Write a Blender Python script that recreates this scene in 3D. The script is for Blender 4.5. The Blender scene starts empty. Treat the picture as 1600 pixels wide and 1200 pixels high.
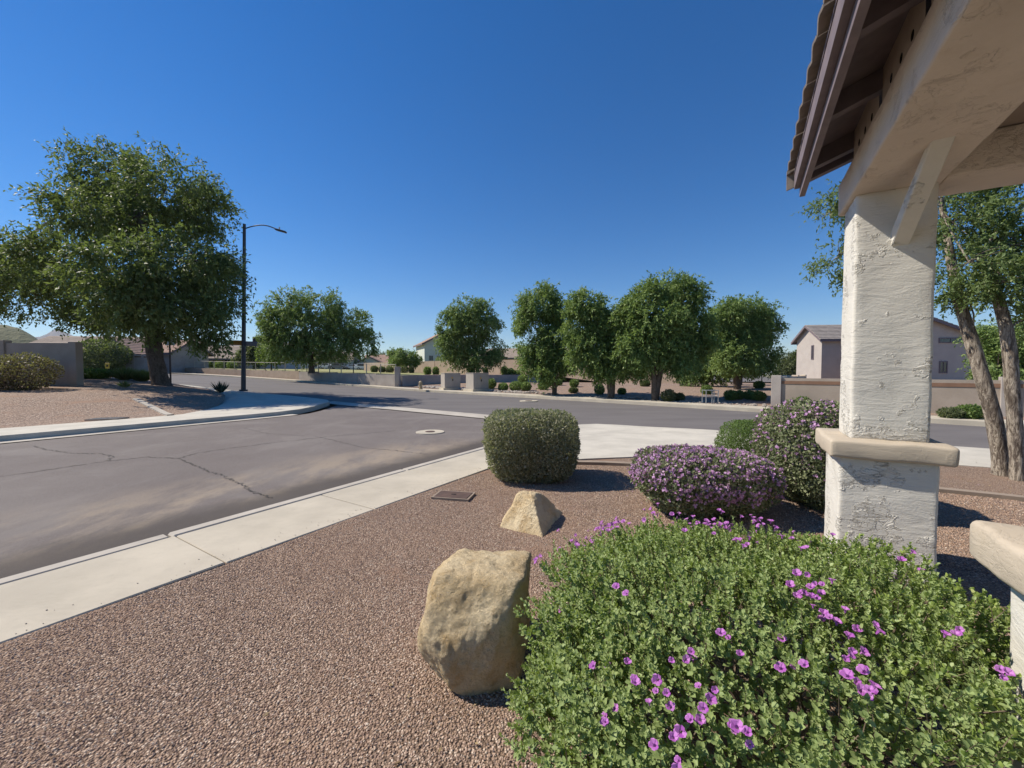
import bpy, bmesh, math, random
import numpy as np
from mathutils import Vector, Matrix, noise

# ------------------------------------------------------------------ camera / light
SC = bpy.context.scene
COL = SC.collection
F_PX, CX, CY, V0, H_CAM = 630.0, 800.0, 600.0, 579.0, 1.6
PITCH = math.atan((CY - V0) / F_PX)
cam_d = bpy.data.cameras.new('camera'); cam = bpy.data.objects.new('camera', cam_d); COL.objects.link(cam)
cam.location = (0, 0, H_CAM); cam.rotation_euler = (math.pi/2 - PITCH, 0, 0)
cam_d.sensor_width = 36; cam_d.lens = 36*F_PX/1600; cam_d.clip_start = .05; cam_d.clip_end = 12000
SC.camera = cam

SUN_AZ, SUN_EL = math.radians(-79), math.radians(46)
world = bpy.data.worlds.new('World'); SC.world = world; world.use_nodes = True
wn = world.node_tree; wn.nodes.clear()
sky = wn.nodes.new('ShaderNodeTexSky'); sky.sky_type = 'NISHITA'; sky.sun_disc = False
sky.sun_elevation = SUN_EL; sky.sun_rotation = SUN_AZ
sky.altitude = 350; sky.air_density = 1.05; sky.dust_density = .05; sky.ozone_density = 6.0
bg = wn.nodes.new('ShaderNodeBackground'); bg.inputs['Strength'].default_value = .088
wo = wn.nodes.new('ShaderNodeOutputWorld')
hs = wn.nodes.new('ShaderNodeHueSaturation'); hs.inputs['Saturation'].default_value = 1.3; hs.inputs['Hue'].default_value = .505
wn.links.new(sky.outputs[0], hs.inputs['Color']); wn.links.new(hs.outputs[0], bg.inputs[0]); wn.links.new(bg.outputs[0], wo.inputs[0])
sd = bpy.data.lights.new('sun', 'SUN'); sd.energy = 4.6; sd.angle = math.radians(.53); sd.color = (1, .925, .81)
sun = bpy.data.objects.new('sun', sd); COL.objects.link(sun)
S = Vector((math.sin(SUN_AZ)*math.cos(SUN_EL), math.cos(SUN_AZ)*math.cos(SUN_EL), math.sin(SUN_EL)))
sun.rotation_euler = S.to_track_quat('Z', 'Y').to_euler(); sun.location = (0, 0, 60)
vs = SC.view_settings
vs.view_transform = 'Standard'; vs.look = 'None'; vs.exposure = 0.45; vs.gamma = 1; vs.use_curve_mapping = False

# ------------------------------------------------------------------ geometry helpers
def ray(u, v):
    a = (u-CX)/F_PX; b = (CY-v)/F_PX
    return Vector((a, math.cos(PITCH)+b*math.sin(PITCH), -math.sin(PITCH)+b*math.cos(PITCH)))
def G(u, v, z=0.0):
    r = ray(u, v); t = (z-H_CAM)/r.z
    return Vector((r.x*t, r.y*t, z))
def D(u, v, Y):
    r = ray(u, v); t = Y/r.y
    return Vector((r.x*t, Y, H_CAM+r.z*t))
def sst(a, b, x):
    t = min(1, max(0, (x-a)/(b-a))); return t*t*(3-2*t)
def LIFT(x, y):
    d = -8-x
    sp = d if d > 12 else (math.log1p(math.exp(d/2.0))*2.0 if d > -20 else 0)
    return min(2.4, .036*sp)*sst(14, 24, y)

def tag(o, label=None, cat=None, group=None, kind=None):
    if label: o['label'] = label
    if cat: o['category'] = cat
    if group: o['group'] = group
    if kind: o['kind'] = kind
    return o
def empty(name, loc, label, cat, group=None, rz=0, tilt=None):
    o = bpy.data.objects.new(name, None); COL.objects.link(o); o.location = loc
    o.rotation_euler = (0, 0, rz) if tilt is None else tilt
    o.empty_display_size = .2
    return tag(o, label, cat, group)
def link(name, me, parent=None, loc=None):
    o = bpy.data.objects.new(name, me); COL.objects.link(o)
    if parent: o.parent = parent
    if loc is not None: o.location = loc
    return o
def obj(name, bm, mats, parent=None, loc=None, smooth=False, sharp=None):
    me = bpy.data.meshes.new(name)
    if isinstance(bm, bmesh.types.BMesh): bm.to_mesh(me); bm.free()
    else: me.from_pydata(bm[0], [], bm[1])
    for m in (mats if isinstance(mats, (list, tuple)) else [mats]): me.materials.append(m)
    if smooth:
        me.polygons.foreach_set('use_smooth', [True]*len(me.polygons))
        if sharp: me.set_sharp_from_angle(angle=math.radians(sharp))
    me.update()
    return link(name, me, parent, loc)
def copy_tree(o, parent=None):
    c = o.copy(); COL.objects.link(c)
    if parent: c.parent = parent
    for ch in [x for x in o.children]: copy_tree(ch, c)
    return c

def bbox(bm, x0, x1, y0, y1, z0, z1, M=None, bev=0, mi=0, seg=1):
    vs_ = [bm.verts.new((x, y, z)) for z in (z0, z1) for y in (y0, y1) for x in (x0, x1)]
    fs = [bm.faces.new([vs_[i] for i in f]) for f in ((0,2,3,1),(4,5,7,6),(0,1,5,4),(1,3,7,5),(3,2,6,7),(2,0,4,6))]
    for f in fs: f.material_index = mi
    if bev:
        es = list({e for f in fs for e in f.edges})
        r = bmesh.ops.bevel(bm, geom=es, offset=bev, segments=seg, profile=.5, affect='EDGES')
        vs_ = list({v for f in r['faces'] for v in f.verts} | {v for v in vs_ if v.is_valid})
    if M is not None:
        for v in vs_: v.co = M @ v.co
    return vs_
def box(name, x0, x1, y0, y1, z0, z1, mat, parent=None, M=None, bev=0, seg=1, smooth=False):
    bm = bmesh.new(); bbox(bm, x0, x1, y0, y1, z0, z1, M, bev, 0, seg)
    return obj(name, bm, mat, parent, smooth=smooth, sharp=40)
def tube(bm, pts, rads, n=8, cap=True, mi=0, wob=0, rng=None):
    pts = [Vector(p) for p in pts]; rings = []
    up = Vector((0, 0, 1))
    for i, p in enumerate(pts):
        t = (pts[min(i+1, len(pts)-1)]-pts[max(i-1, 0)]).normalized()
        a = t.cross(up)
        if a.length < .05: a = t.cross(Vector((0, 1, 0)))
        a.normalize(); b = t.cross(a)
        ring = []
        for k in range(n):
            th = 2*math.pi*k/n
            r = rads[i]*(1+(wob*(rng.random()-.5) if wob else 0))
            ring.append(bm.verts.new(p+a*math.cos(th)*r+b*math.sin(th)*r))
        rings.append(ring)
    for i in range(len(rings)-1):
        for k in range(n):
            f = bm.faces.new((rings[i][k], rings[i][(k+1) % n], rings[i+1][(k+1) % n], rings[i+1][k])); f.material_index = mi
    if cap:
        bm.faces.new(rings[0]).material_index = mi; bm.faces.new(rings[-1][::-1]).material_index = mi
    return rings
def cyl(bm, c, r, h, n=16, r2=None, mi=0):
    return tube(bm, [Vector(c), Vector(c)+Vector((0, 0, h))], [r, r if r2 is None else r2], n, mi=mi)
def poly(bm, pts, mi=0):
    f = bm.faces.new([bm.verts.new(p) for p in pts]); f.material_index = mi; return f
def resample(pts, n):
    P = [Vector(p) for p in pts]; L = [0]
    for i in range(1, len(P)): L.append(L[-1]+(P[i]-P[i-1]).length)
    out = []
    for k in range(n):
        d = L[-1]*k/(n-1); i = 1
        while i < len(L)-1 and L[i] < d: i += 1
        t = (d-L[i-1])/max(1e-9, L[i]-L[i-1]); out.append(P[i-1].lerp(P[i], min(1, t)))
    return out
def smooth_line(pts, it=2):
    P = [Vector(p) for p in pts]
    for _ in range(it):
        Q = [P[0]]
        for a, b in zip(P, P[1:]): Q += [a.lerp(b, .25), a.lerp(b, .75)]
        Q.append(P[-1]); P = Q
    return P
def offset(pts, d):      # + is to the left of the direction of travel
    P = [Vector(p[:2]) for p in pts]; out = []
    for i, p in enumerate(P):
        t = (P[min(i+1, len(P)-1)]-P[max(i-1, 0)]).normalized()
        out.append(p+Vector((-t.y, t.x))*d)
    return out
def loft(name, A, B, nv, zf, mat, parent=None, skirtA=0, skirtB=0, kind='structure', smooth=True):
    n = len(A); V = []; Fc = []
    for j in range(nv+1):
        for i in range(n):
            p = Vector(A[i][:2]).lerp(Vector(B[i][:2]), j/nv); V.append((p.x, p.y, zf(p.x, p.y, j/nv)))
    for j in range(nv):
        for i in range(n-1):
            a = j*n+i; Fc.append((a, a+1, a+1+n, a+n))
    for (row, sk) in ((0, skirtA), (nv, skirtB)):
        if sk:
            b0 = len(V)
            for i in range(n):
                x, y, z = V[row*n+i]; V.append((x, y, z-sk))
            for i in range(n-1): Fc.append((row*n+i, row*n+i+1, b0+i+1, b0+i))
    bm = bmesh.new(); vv = [bm.verts.new(v) for v in V]
    for f in Fc: bm.faces.new([vv[k] for k in f])
    bmesh.ops.recalc_face_normals(bm, faces=bm.faces)
    if bm.faces[0].normal.z < 0: bmesh.ops.reverse_faces(bm, faces=bm.faces)
    o = obj(name, bm, mat, parent, smooth=smooth, sharp=35)
    if kind and not parent: o['kind'] = kind
    return o

# ------------------------------------------------------------------ materials
class NT:
    def __init__(s, name):
        s.m = bpy.data.materials.new(name); s.m.use_nodes = True; s.t = s.m.node_tree; s.t.nodes.clear()
        s.out = s.t.nodes.new('ShaderNodeOutputMaterial'); s.tc = s.t.nodes.new('ShaderNodeTexCoord').outputs['Object']
    def n(s, t, **k):
        nd = s.t.nodes.new(t)
        for a, b in k.items(): setattr(nd, a, b)
        return nd
    def set(s, sock, v):
        if isinstance(v, bpy.types.NodeSocket): s.t.links.new(v, sock)
        else:
            if isinstance(v, tuple) and len(v) == 3 and sock.type == 'RGBA': v = (*v, 1)
            sock.default_value = v
    def map(s, scale=(1, 1, 1), rot=(0, 0, 0), loc=(0, 0, 0), src=None):
        m = s.n('ShaderNodeMapping'); s.set(m.inputs[0], src or s.tc)
        m.inputs['Scale'].default_value = scale; m.inputs['Rotation'].default_value = rot; m.inputs['Location'].default_value = loc
        return m.outputs[0]
    def noise(s, scale, detail=4, rough=.55, vec=None, dist=0, col=False):
        m = s.n('ShaderNodeTexNoise'); s.set(m.inputs['Vector'], vec or s.tc)
        m.inputs['Scale'].default_value = scale; m.inputs['Detail'].default_value = detail
        m.inputs['Roughness'].default_value = rough; m.inputs['Distortion'].default_value = dist
        return m.outputs['Color' if col else 'Fac']
    def vor(s, scale, feature='F1', out='Distance', vec=None, rnd=1):
        m = s.n('ShaderNodeTexVoronoi', feature=feature); s.set(m.inputs['Vector'], vec or s.tc)
        m.inputs['Scale'].default_value = scale; m.inputs['Randomness'].default_value = rnd
        return m.outputs[out]
    def ramp(s, v, a, b, lo=0.0, hi=1.0, smooth=True):
        m = s.n('ShaderNodeMapRange'); m.interpolation_type = 'SMOOTHSTEP' if smooth else 'LINEAR'
        s.set(m.inputs[0], v)
        for i, x in ((1, a), (2, b), (3, lo), (4, hi)): m.inputs[i].default_value = x
        return m.outputs[0]
    def mix(s, f, a, b, mode='MIX'):
        m = s.n('ShaderNodeMix', data_type='RGBA', blend_type=mode)
        s.set(m.inputs[0], f); s.set(m.inputs[6], a); s.set(m.inputs[7], b); return m.outputs[2]
    def math(s, op, a, b=0.0, c=None):
        m = s.n('ShaderNodeMath', operation=op); s.set(m.inputs[0], a); s.set(m.inputs[1], b)
        if c is not None: s.set(m.inputs[2], c)
        return m.outputs[0]
    def bump(s, h, strength, dist, prev=None):
        m = s.n('ShaderNodeBump'); m.inputs['Strength'].default_value = strength; m.inputs['Distance'].default_value = dist
        s.set(m.inputs['Height'], h)
        if prev is not None: s.set(m.inputs['Normal'], prev)
        return m.outputs[0]
    def pr(s, col, rough=.8, normal=None, spec=.3, metal=0):
        p = s.n('ShaderNodeBsdfPrincipled')
        s.set(p.inputs['Base Color'], col); s.set(p.inputs['Roughness'], rough); s.set(p.inputs['Metallic'], metal)
        s.set(p.inputs['Specular IOR Level'], spec)
        if normal is not None: s.set(p.inputs['Normal'], normal)
        s.t.links.new(p.outputs[0], s.out.inputs[0]); return p
    def attr(s, name, out='Fac'):
        a = s.n('ShaderNodeAttribute'); a.attribute_name = name; return a.outputs[out]

def simple(name, c1, c2=None, sc=6, rough=.8, bump=0, bsc=60, bd=.004, spec=.3, metal=0, speck=0):
    n = NT(name); c2 = c2 or tuple(x*.82 for x in c1)
    col = n.mix(n.ramp(n.noise(sc, 5), .3, .7), c1, c2)
    if speck: col = n.mix(n.math('MULTIPLY', n.ramp(n.noise(sc*14, 3), .55, .75), speck), col, tuple(x*.5 for x in c1))
    nb = n.bump(n.noise(bsc, 5), bump, bd) if bump else None
    n.pr(col, rough, nb, spec, metal); return n.m

def gravel_mat(name, cols, sc=38, tint=(1, 1, 1)):
    n = NT(name)
    v = n.vor(sc, out='Color'); sep = n.n('ShaderNodeSeparateColor'); n.set(sep.inputs[0], v)
    a = n.mix(n.ramp(sep.outputs[0], .1, .9), cols[0], cols[1])
    a = n.mix(n.ramp(sep.outputs[1], .72, .9), a, cols[2])
    a = n.mix(n.ramp(sep.outputs[2], .8, .95), a, cols[3])
    d = n.vor(sc)
    a = n.mix(n.ramp(d, .35, .75), a, tuple(x*.45 for x in cols[0]))
    big = n.ramp(n.noise(.7, 5), .35, .65)
    a = n.mix(n.math('MULTIPLY', big, .35), a, cols[4])
    bare = n.math('MULTIPLY', n.ramp(n.noise(.85, 5, .6, vec=n.map(loc=(1.3, .2, 0))), .56, .66), .75)
    a = n.mix(bare, a, n.mix(n.noise(30, 5), (.34, .215, .145), (.25, .155, .105)))
    a = n.mix(n.math('MULTIPLY', n.ramp(n.noise(5, 6, .65), .55, .72), .35), a, tuple(x*.62 for x in cols[4]))
    h = n.math('ADD', n.math('MULTIPLY', n.math('SUBTRACT', .8, d), 1.0), n.math('MULTIPLY', n.noise(4, 4), .8))
    n.pr(a, .9, n.bump(h, .9, .016), .2); return n.m
M = {}
GC = [(.315, .215, .155), (.45, .325, .24), (.64, .51, .40), (.155, .11, .088), (.33, .215, .145)]
M['gravel'] = gravel_mat('gravel', GC, 82)
M['gravel_far'] = gravel_mat('gravel_far', [(.31, .22, .165), (.41, .295, .225), (.56, .45, .36), (.19, .135, .11), (.32, .22, .155)], 26)
M['dirt'] = simple('dirt', (.36, .28, .20), (.27, .21, .16), 1.2, .95, .4, 12, .03)
M['base'] = simple('desert', (.27, .22, .16), (.16, .16, .10), .05, .95)

def concrete(name, c, streak=.4, sc=1.2):
    n = NT(name)
    a = n.mix(n.ramp(n.noise(sc, 6, .6), .3, .7), c, tuple(x*.80 for x in c))
    a = n.mix(n.math('MULTIPLY', n.ramp(n.noise(7, 8, .75), .52, .66), .22), a, tuple(x*.68 for x in c))
    a = n.mix(n.math('MULTIPLY', n.ramp(n.noise(.9, 5, .7, vec=n.map((1, 3, 1), (0, 0, .6))), .52, .72), streak), a, tuple(x*.6 for x in c))
    a = n.mix(n.math('MULTIPLY', n.ramp(n.noise(140, 2), .6, .75), .25), a, tuple(x*.55 for x in c))
    n.pr(a, .85, n.bump(n.noise(120, 4), .35, .003), .25); return n.m
M['concrete'] = concrete('concrete', (.53, .47, .37))
M['concrete_pale'] = concrete('concrete_pale', (.58, .535, .45), .35)
M['kerb'] = concrete('kerb', (.50, .45, .38), .5)
M['edging'] = concrete('edging', (.33, .26, .20), .4, 4)

def asphalt():
    n = NT('asphalt')
    a = n.mix(n.ramp(n.noise(.35, 6, .6), .3, .7), (.142, .118, .108), (.178, .152, .137))
    a = n.mix(n.math('MULTIPLY', n.ramp(n.noise(120, 2, .8), .52, .7), .75), a, (.29, .265, .24))
    a = n.mix(n.math('MULTIPLY', n.ramp(n.noise(110, 2, .8, vec=n.map(loc=(7, 3, 1))), .53, .7), .75), a, (.05, .045, .042))
    # tyre-polished lanes run along the side street
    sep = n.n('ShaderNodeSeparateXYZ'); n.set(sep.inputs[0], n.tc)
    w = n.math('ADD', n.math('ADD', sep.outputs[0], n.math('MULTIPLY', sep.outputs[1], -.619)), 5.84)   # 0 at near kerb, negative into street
    w = n.math('ADD', w, n.math('MULTIPLY', n.math('SUBTRACT', n.noise(.8, 4), .5), 1.0))
    band = n.math('MULTIPLY', n.ramp(w, -3.8, -1.6), n.ramp(w, -1.2, -.5, 1, 0))
    dust = n.math('MULTIPLY', band, n.ramp(n.noise(.75, 9, .7, vec=n.map((1, .45, 1), (0, 0, .554))), .42, .60))
    lim = n.math('MULTIPLY', n.ramp(sep.outputs[1], 8.5, 11, 1, 0), n.ramp(n.noise(40, 3), .2, .6, .55, 1))
    a = n.mix(n.math('MULTIPLY', n.math('MULTIPLY', dust, lim), .85), a, (.33, .265, .195))
    fine = n.math('MULTIPLY', n.ramp(n.noise(1.1, 9, .75, vec=n.map((1, .35, 1), (0, 0, .554), (3, 3, 3))), .50, .66), .45)
    a = n.mix(fine, a, (.225, .20, .18))
    mouth = n.math('MULTIPLY', n.ramp(n.noise(.3, 5, .6, vec=n.map((1, 2.2, 1), (0, 0, .5), (4, 0, 0))), .5, .68), .4)
    a = n.mix(mouth, a, (.235, .21, .19))
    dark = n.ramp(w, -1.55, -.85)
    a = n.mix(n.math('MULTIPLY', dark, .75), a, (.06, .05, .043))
    n.pr(a, .88, n.bump(n.noise(170, 3, .7), .6, .006), .25); return n.m
M['asphalt'] = asphalt()
def asphalt2():
    n = NT('asphalt_main')
    a = n.mix(n.ramp(n.noise(.25, 6, .6, vec=n.map((1, 4, 1), (0, 0, .77))), .3, .7), (.130, .117, .112), (.165, .150, .142))
    a = n.mix(n.math('MULTIPLY', n.ramp(n.noise(90, 2, .8), .55, .8), .4), a, (.25, .24, .23))
    n.pr(a, .88, n.bump(n.noise(150, 3, .7), .5, .006), .25); return n.m
M['asphalt_main'] = asphalt2()
M['tar'] = simple('crack_fill', (.055, .047, .043), (.08, .07, .06), 8, .8)

def stucco(name, c, k=1.0, dirt=.25):
    n = NT(name)
    st = n.map((1, 1, 5.0), (.12, .16, 0)); st2 = n.map((1.2, 1.2, 3.0), (.55, .5, 0))
    trow = n.mix(n.ramp(n.noise(1.6, 3), .42, .6), n.noise(3.2, 8, .66, vec=st, dist=.9), n.noise(3.4, 8, .66, vec=st2, dist=.9))
    wv = n.n('ShaderNodeVectorMath', operation='ADD'); n.set(wv.inputs[0], n.map((1.6, 1.6, 3.6), (.5, .4, 0)))
    nv_ = n.n('ShaderNodeVectorMath', operation='SCALE'); n.set(nv_.inputs[0], n.noise(5, 4, .6, col=True)); nv_.inputs['Scale'].default_value = .35; n.set(wv.inputs[1], nv_.outputs[0])
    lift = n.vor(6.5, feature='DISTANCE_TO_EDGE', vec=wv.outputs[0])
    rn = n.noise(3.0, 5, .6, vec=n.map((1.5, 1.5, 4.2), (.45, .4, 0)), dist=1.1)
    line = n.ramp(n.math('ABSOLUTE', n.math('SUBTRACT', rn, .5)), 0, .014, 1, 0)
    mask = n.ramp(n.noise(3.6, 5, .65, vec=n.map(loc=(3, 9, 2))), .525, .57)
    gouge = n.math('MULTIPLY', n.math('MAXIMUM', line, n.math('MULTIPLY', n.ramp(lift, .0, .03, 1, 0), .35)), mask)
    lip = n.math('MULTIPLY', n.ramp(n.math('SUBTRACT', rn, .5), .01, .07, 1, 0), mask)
    a = n.mix(n.ramp(n.noise(2.5, 5, .6), .3, .75), c, tuple(x*.9 for x in c))
    a = n.mix(n.math('MULTIPLY', n.ramp(n.noise(6, 6, .7), .55, .75), dirt), a, tuple(x*y for x, y in zip(c, (.72, .66, .56))))
    a = n.mix(n.math('MULTIPLY', gouge, .28*min(1, k)), a, tuple(x*.5 for x in c))  # cavity shade painted into the colour along the gouges
    b = n.bump(trow, .5*k, .02)
    b = n.bump(n.noise(26, 6, .7, vec=n.map((1, 1, 4), (.2, .2, 0))), .35*k, .006, b)
    b = n.bump(n.math('SUBTRACT', n.math('MULTIPLY', lip, .4), gouge), .8*k, .015*min(1, k), b)
    b = n.bump(n.noise(75, 4, .6), .30*k, .004, b)
    n.pr(a, .82, b, .2); return n.m
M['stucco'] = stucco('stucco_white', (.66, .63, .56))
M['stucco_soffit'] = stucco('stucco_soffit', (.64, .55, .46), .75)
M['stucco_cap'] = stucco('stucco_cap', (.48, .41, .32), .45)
M['paint_brown'] = simple('painted_wood_brown', (.185, .148, .158), (.145, .118, .128), 9, .7, .3, 40, .002)
M['paint_tan'] = simple('painted_wood_tan', (.44, .37, .30), (.38, .31, .25), 9, .75, .3, 40, .002)
M['tile'] = simple('roof_tile_clay', (.26, .22, .19), (.17, .145, .13), 7, .9, .4, 60, .004)
M['dark'] = simple('dark_void', (.02, .02, .02), None, 5, .9)
M['ceil'] = simple('ceiling_paint', (.34, .27, .22), (.29, .23, .19), 3, .85, .3, 50, .003)

def rock_mat(name, c1, c2, c3):
    n = NT(name)
    a = n.mix(n.ramp(n.noise(3, 7, .62), .3, .7), c1, c2)
    a = n.mix(n.math('MULTIPLY', n.ramp(n.noise(7, 8, .7, vec=n.map(loc=(2, 5, 1))), .5, .68), .65), a, c3)
    a = n.mix(n.math('MULTIPLY', n.ramp(n.noise(85, 3, .7), .56, .72), .45), a, tuple(x*.34 for x in c2))
    a = n.mix(n.math('MULTIPLY', n.ramp(n.noise(120, 3, .8, vec=n.map(loc=(4, 4, 4))), .58, .68), .5), a, (.85, .78, .66))
    crack = n.ramp(n.vor(4.5, feature='DISTANCE_TO_EDGE', vec=n.map((1, 1, 1.3), (.4, .2, .3))), 0, .018, 1, 0)
    crack = n.math('MULTIPLY', crack, n.ramp(n.noise(2.4, 3), .5, .6))
    b = n.bump(n.noise(14, 9, .78), 1.0, .05)
    b = n.bump(n.vor(60), .8, .010, b)
    b = n.bump(n.noise(130, 4, .8), 1.0, .008, b)
    b = n.bump(crack, -.3, .006, b)
    n.pr(a, .9, b, .2); return n.m
M['boulder'] = rock_mat('boulder', (.72, .53, .29), (.88, .73, .48), (.52, .34, .15))
M['river_rock'] = simple('river_rock', (.42, .37, .31), (.26, .22, .19), 3, .8)

def bark(name, c1, c2):
    n = NT(name)
    v = n.map((5, 5, 1.0))
    f = n.noise(5, 9, .72, vec=v, dist=1.2)
    a = n.mix(n.ramp(f, .40, .60), c1, c2)
    a = n.mix(n.math('MULTIPLY', n.ramp(n.noise(2.2, 6, .7, vec=n.map((2, 2, .8), (0, 0, 0), (5, 1, 2))), .50, .60), .7), a, tuple(x*.8 for x in c1))
    n.pr(a, .95, n.bump(f, 1.0, .05), .1); return n.m
M['bark_dark'] = bark('bark_dark', (.10, .075, .055), (.20, .155, .12))
M['bark_peel'] = bark('bark_peeling', (.13, .10, .08), (.52, .45, .36))

def leafm(name, c1, c2, c3=None, trans=.38, rough=.55, pale=None):
    n = NT(name)
    r = n.attr('rnd')
    a = n.mix(n.ramp(r, 0, 1, smooth=False), c1, c2)
    if c3: a = n.mix(n.ramp(r, .9, .97), a, c3)
    if pale:   # lighter underside
        geo = n.n('ShaderNodeNewGeometry'); a = n.mix(n.math('MULTIPLY', geo.outputs['Backfacing'], .6), a, pale)
    p = n.n('ShaderNodeBsdfPrincipled'); n.set(p.inputs['Base Color'], a); p.inputs['Roughness'].default_value = rough
    p.inputs['Specular IOR Level'].default_value = .3
    t = n.n('ShaderNodeBsdfTranslucent'); n.set(t.inputs[0], n.mix(.5, a, (.25, .34, .05), 'MIX'))
    m = n.n('ShaderNodeMixShader'); m.inputs[0].default_value = trans
    n.t.links.new(p.outputs[0], m.inputs[1]); n.t.links.new(t.outputs[0], m.inputs[2]); n.t.links.new(m.outputs[0], n.out.inputs[0])
    return n.m
M['leaf_elm'] = leafm('leaf_elm', (.11, .175, .05), (.26, .36, .11), (.38, .46, .17))
M['leaf_big'] = leafm('leaf_big_tree', (.075, .11, .035), (.165, .21, .07), (.25, .29, .11))
M['leaf_bright'] = leafm('leaf_bright', (.10, .17, .03), (.17, .26, .05))
M['leaf_olive'] = leafm('leaf_olive', (.08, .10, .045), (.16, .18, .09))
M['leaf_box'] = leafm('leaf_clipped', (.17, .17, .10), (.40, .38, .25), (.52, .48, .36))
M['leaf_ball'] = leafm('leaf_ball', (.09, .15, .035), (.17, .25, .07))
M['leaf_sage'] = leafm('leaf_sage', (.19, .28, .055), (.42, .51, .14), (.58, .62, .26), .36, .5, (.34, .42, .20))
M['leaf_sage_dark'] = leafm('leaf_sage_dusky', (.13, .16, .075), (.28, .30, .16), (.34, .27, .24), .2)
M['leaf_near'] = leafm('leaf_near_tree', (.10, .15, .05), (.20, .27, .10), (.28, .33, .16))
M['leaf_red'] = leafm('leaf_reddish', (.13, .075, .055), (.22, .15, .10))
M['grass'] = leafm('grass_blades', (.10, .15, .04), (.22, .24, .09))
M['agave'] = leafm('yucca_blades', (.035, .05, .035), (.07, .09, .06), None, .1)
def petal(name, c1, c2):
    return leafm(name, c1, c2, None, .35, .6)
M['petal'] = petal('petal_purple', (.44, .09, .50), (.66, .26, .68))
M['petal_dusky'] = petal('petal_dusky', (.46, .22, .46), (.74, .46, .72))
M['stem'] = simple('stem_wood', (.16, .12, .085), (.10, .075, .055), 20, .9)
M['metal_dark'] = simple('dark_painted_steel', (.045, .048, .06), None, 4, .5, spec=.5)
M['metal_grey'] = simple('galvanised_steel', (.42, .43, .43), None, 10, .45, metal=.6)
M['rust'] = simple('rusty_lid', (.12, .075, .06), (.085, .055, .045), 12, .8, .5, 90, .004)
M['cabinet'] = simple('cabinet_beige', (.40, .36, .31), (.35, .31, .27), 2, .6)
M['grass_lawn'] = simple('dry_lawn', (.24, .25, .09), (.34, .30, .14), 2, .95, .5, 30, .03)

def leaves(name, C, Dv, Nv, L, W, mat, parent, rng, detailed=False, kind=None):
    """C centre of the leaf base, Dv long axis, Nv normal-ish; one folded leaf each."""
    n = len(C)
    Dv = Dv/np.linalg.norm(Dv, axis=1, keepdims=True)
    Sv = np.cross(Dv, Nv); Sv /= np.linalg.norm(Sv, axis=1, keepdims=True)+1e-9
    Up = np.cross(Sv, Dv)
    L = L[:, None]; W = W[:, None]
    if detailed:
        P = [C, C+Dv*L*.35-Sv*W*.5+Up*W*.18, C+Dv*L*.75-Sv*W*.42+Up*W*.14, C+Dv*L-Up*L*.08,
             C+Dv*L*.75+Sv*W*.42+Up*W*.14, C+Dv*L*.35+Sv*W*.5+Up*W*.18]
        k = 6; fl = np.array([[0, 1, 2, 3], [0, 3, 4, 5]])
    else:
        P = [C, C+Dv*L*.5-Sv*W*.5+Up*W*.12, C+Dv*L, C+Dv*L*.5+Sv*W*.5+Up*W*.12]
        k = 4; fl = np.array([[0, 1, 2, 3]])
    V = np.stack(P, 1).reshape(-1, 3)
    idx = (np.arange(n)[:, None, None]*k+fl[None]).reshape(-1, 4)
    me = bpy.data.meshes.new(name)
    me.vertices.add(len(V)); me.vertices.foreach_set('co', V.astype(np.float32).ravel())
    nf = len(idx); me.loops.add(nf*4); me.loops.foreach_set('vertex_index', idx.astype(np.int32).ravel())
    me.polygons.add(nf); me.polygons.foreach_set('loop_start', np.arange(0, nf*4, 4, dtype=np.int32))
    me.update(calc_edges=True)
    a = me.attributes.new('rnd', 'FLOAT', 'FACE')
    a.data.foreach_set('value', np.repeat(rng.random(n), len(fl)).astype(np.float32))
    me.materials.append(mat)
    o = link(name, me, parent)
    o['kind'] = kind or 'stuff'
    return o
def unit(a): return a/(np.linalg.norm(a, axis=1, keepdims=True)+1e-9)
def rdir(rng, n): return unit(rng.normal(size=(n, 3)))
def lump(P, sc, seed, k=7):
    r = np.random.default_rng(seed); o = np.zeros(len(P))
    for i in range(k):
        w = r.normal(size=3); w /= np.linalg.norm(w); o += np.sin(P@w*sc*(.6+.9*r.random())+r.random()*6.28)
    return o/math.sqrt(k)
def sprigs(P, Nn, L, m, leafL, leafW, rng, droop=.3, spread=.8, along=.7):
    n = len(P)
    d = unit(Nn*.8+rng.normal(size=(n, 3))*.45+np.array([0, 0, -droop]))
    t = rng.random((n, m)); LL = L*(.6+.8*rng.random((n, 1)))
    C = P[:, None]+d[:, None]*(t*LL)[..., None]; C[..., 2] -= (t*t*LL*droop*.5)
    sd_ = rdir(rng, n*m).reshape(n, m, 3)
    dv = d[:, None]*along+sd_*spread; dv[..., 2] -= droop*.5
    nv = rdir(rng, n*m).reshape(n, m, 3)*.9+np.array([0, 0, .8])+Nn[:, None]*.4
    C = C.reshape(-1, 3); dv = dv.reshape(-1, 3); nv = nv.reshape(-1, 3); k = len(C)
    return C, dv, nv, leafL*(.65+.7*rng.random(k)), leafW*(.65+.7*rng.random(k))
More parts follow.
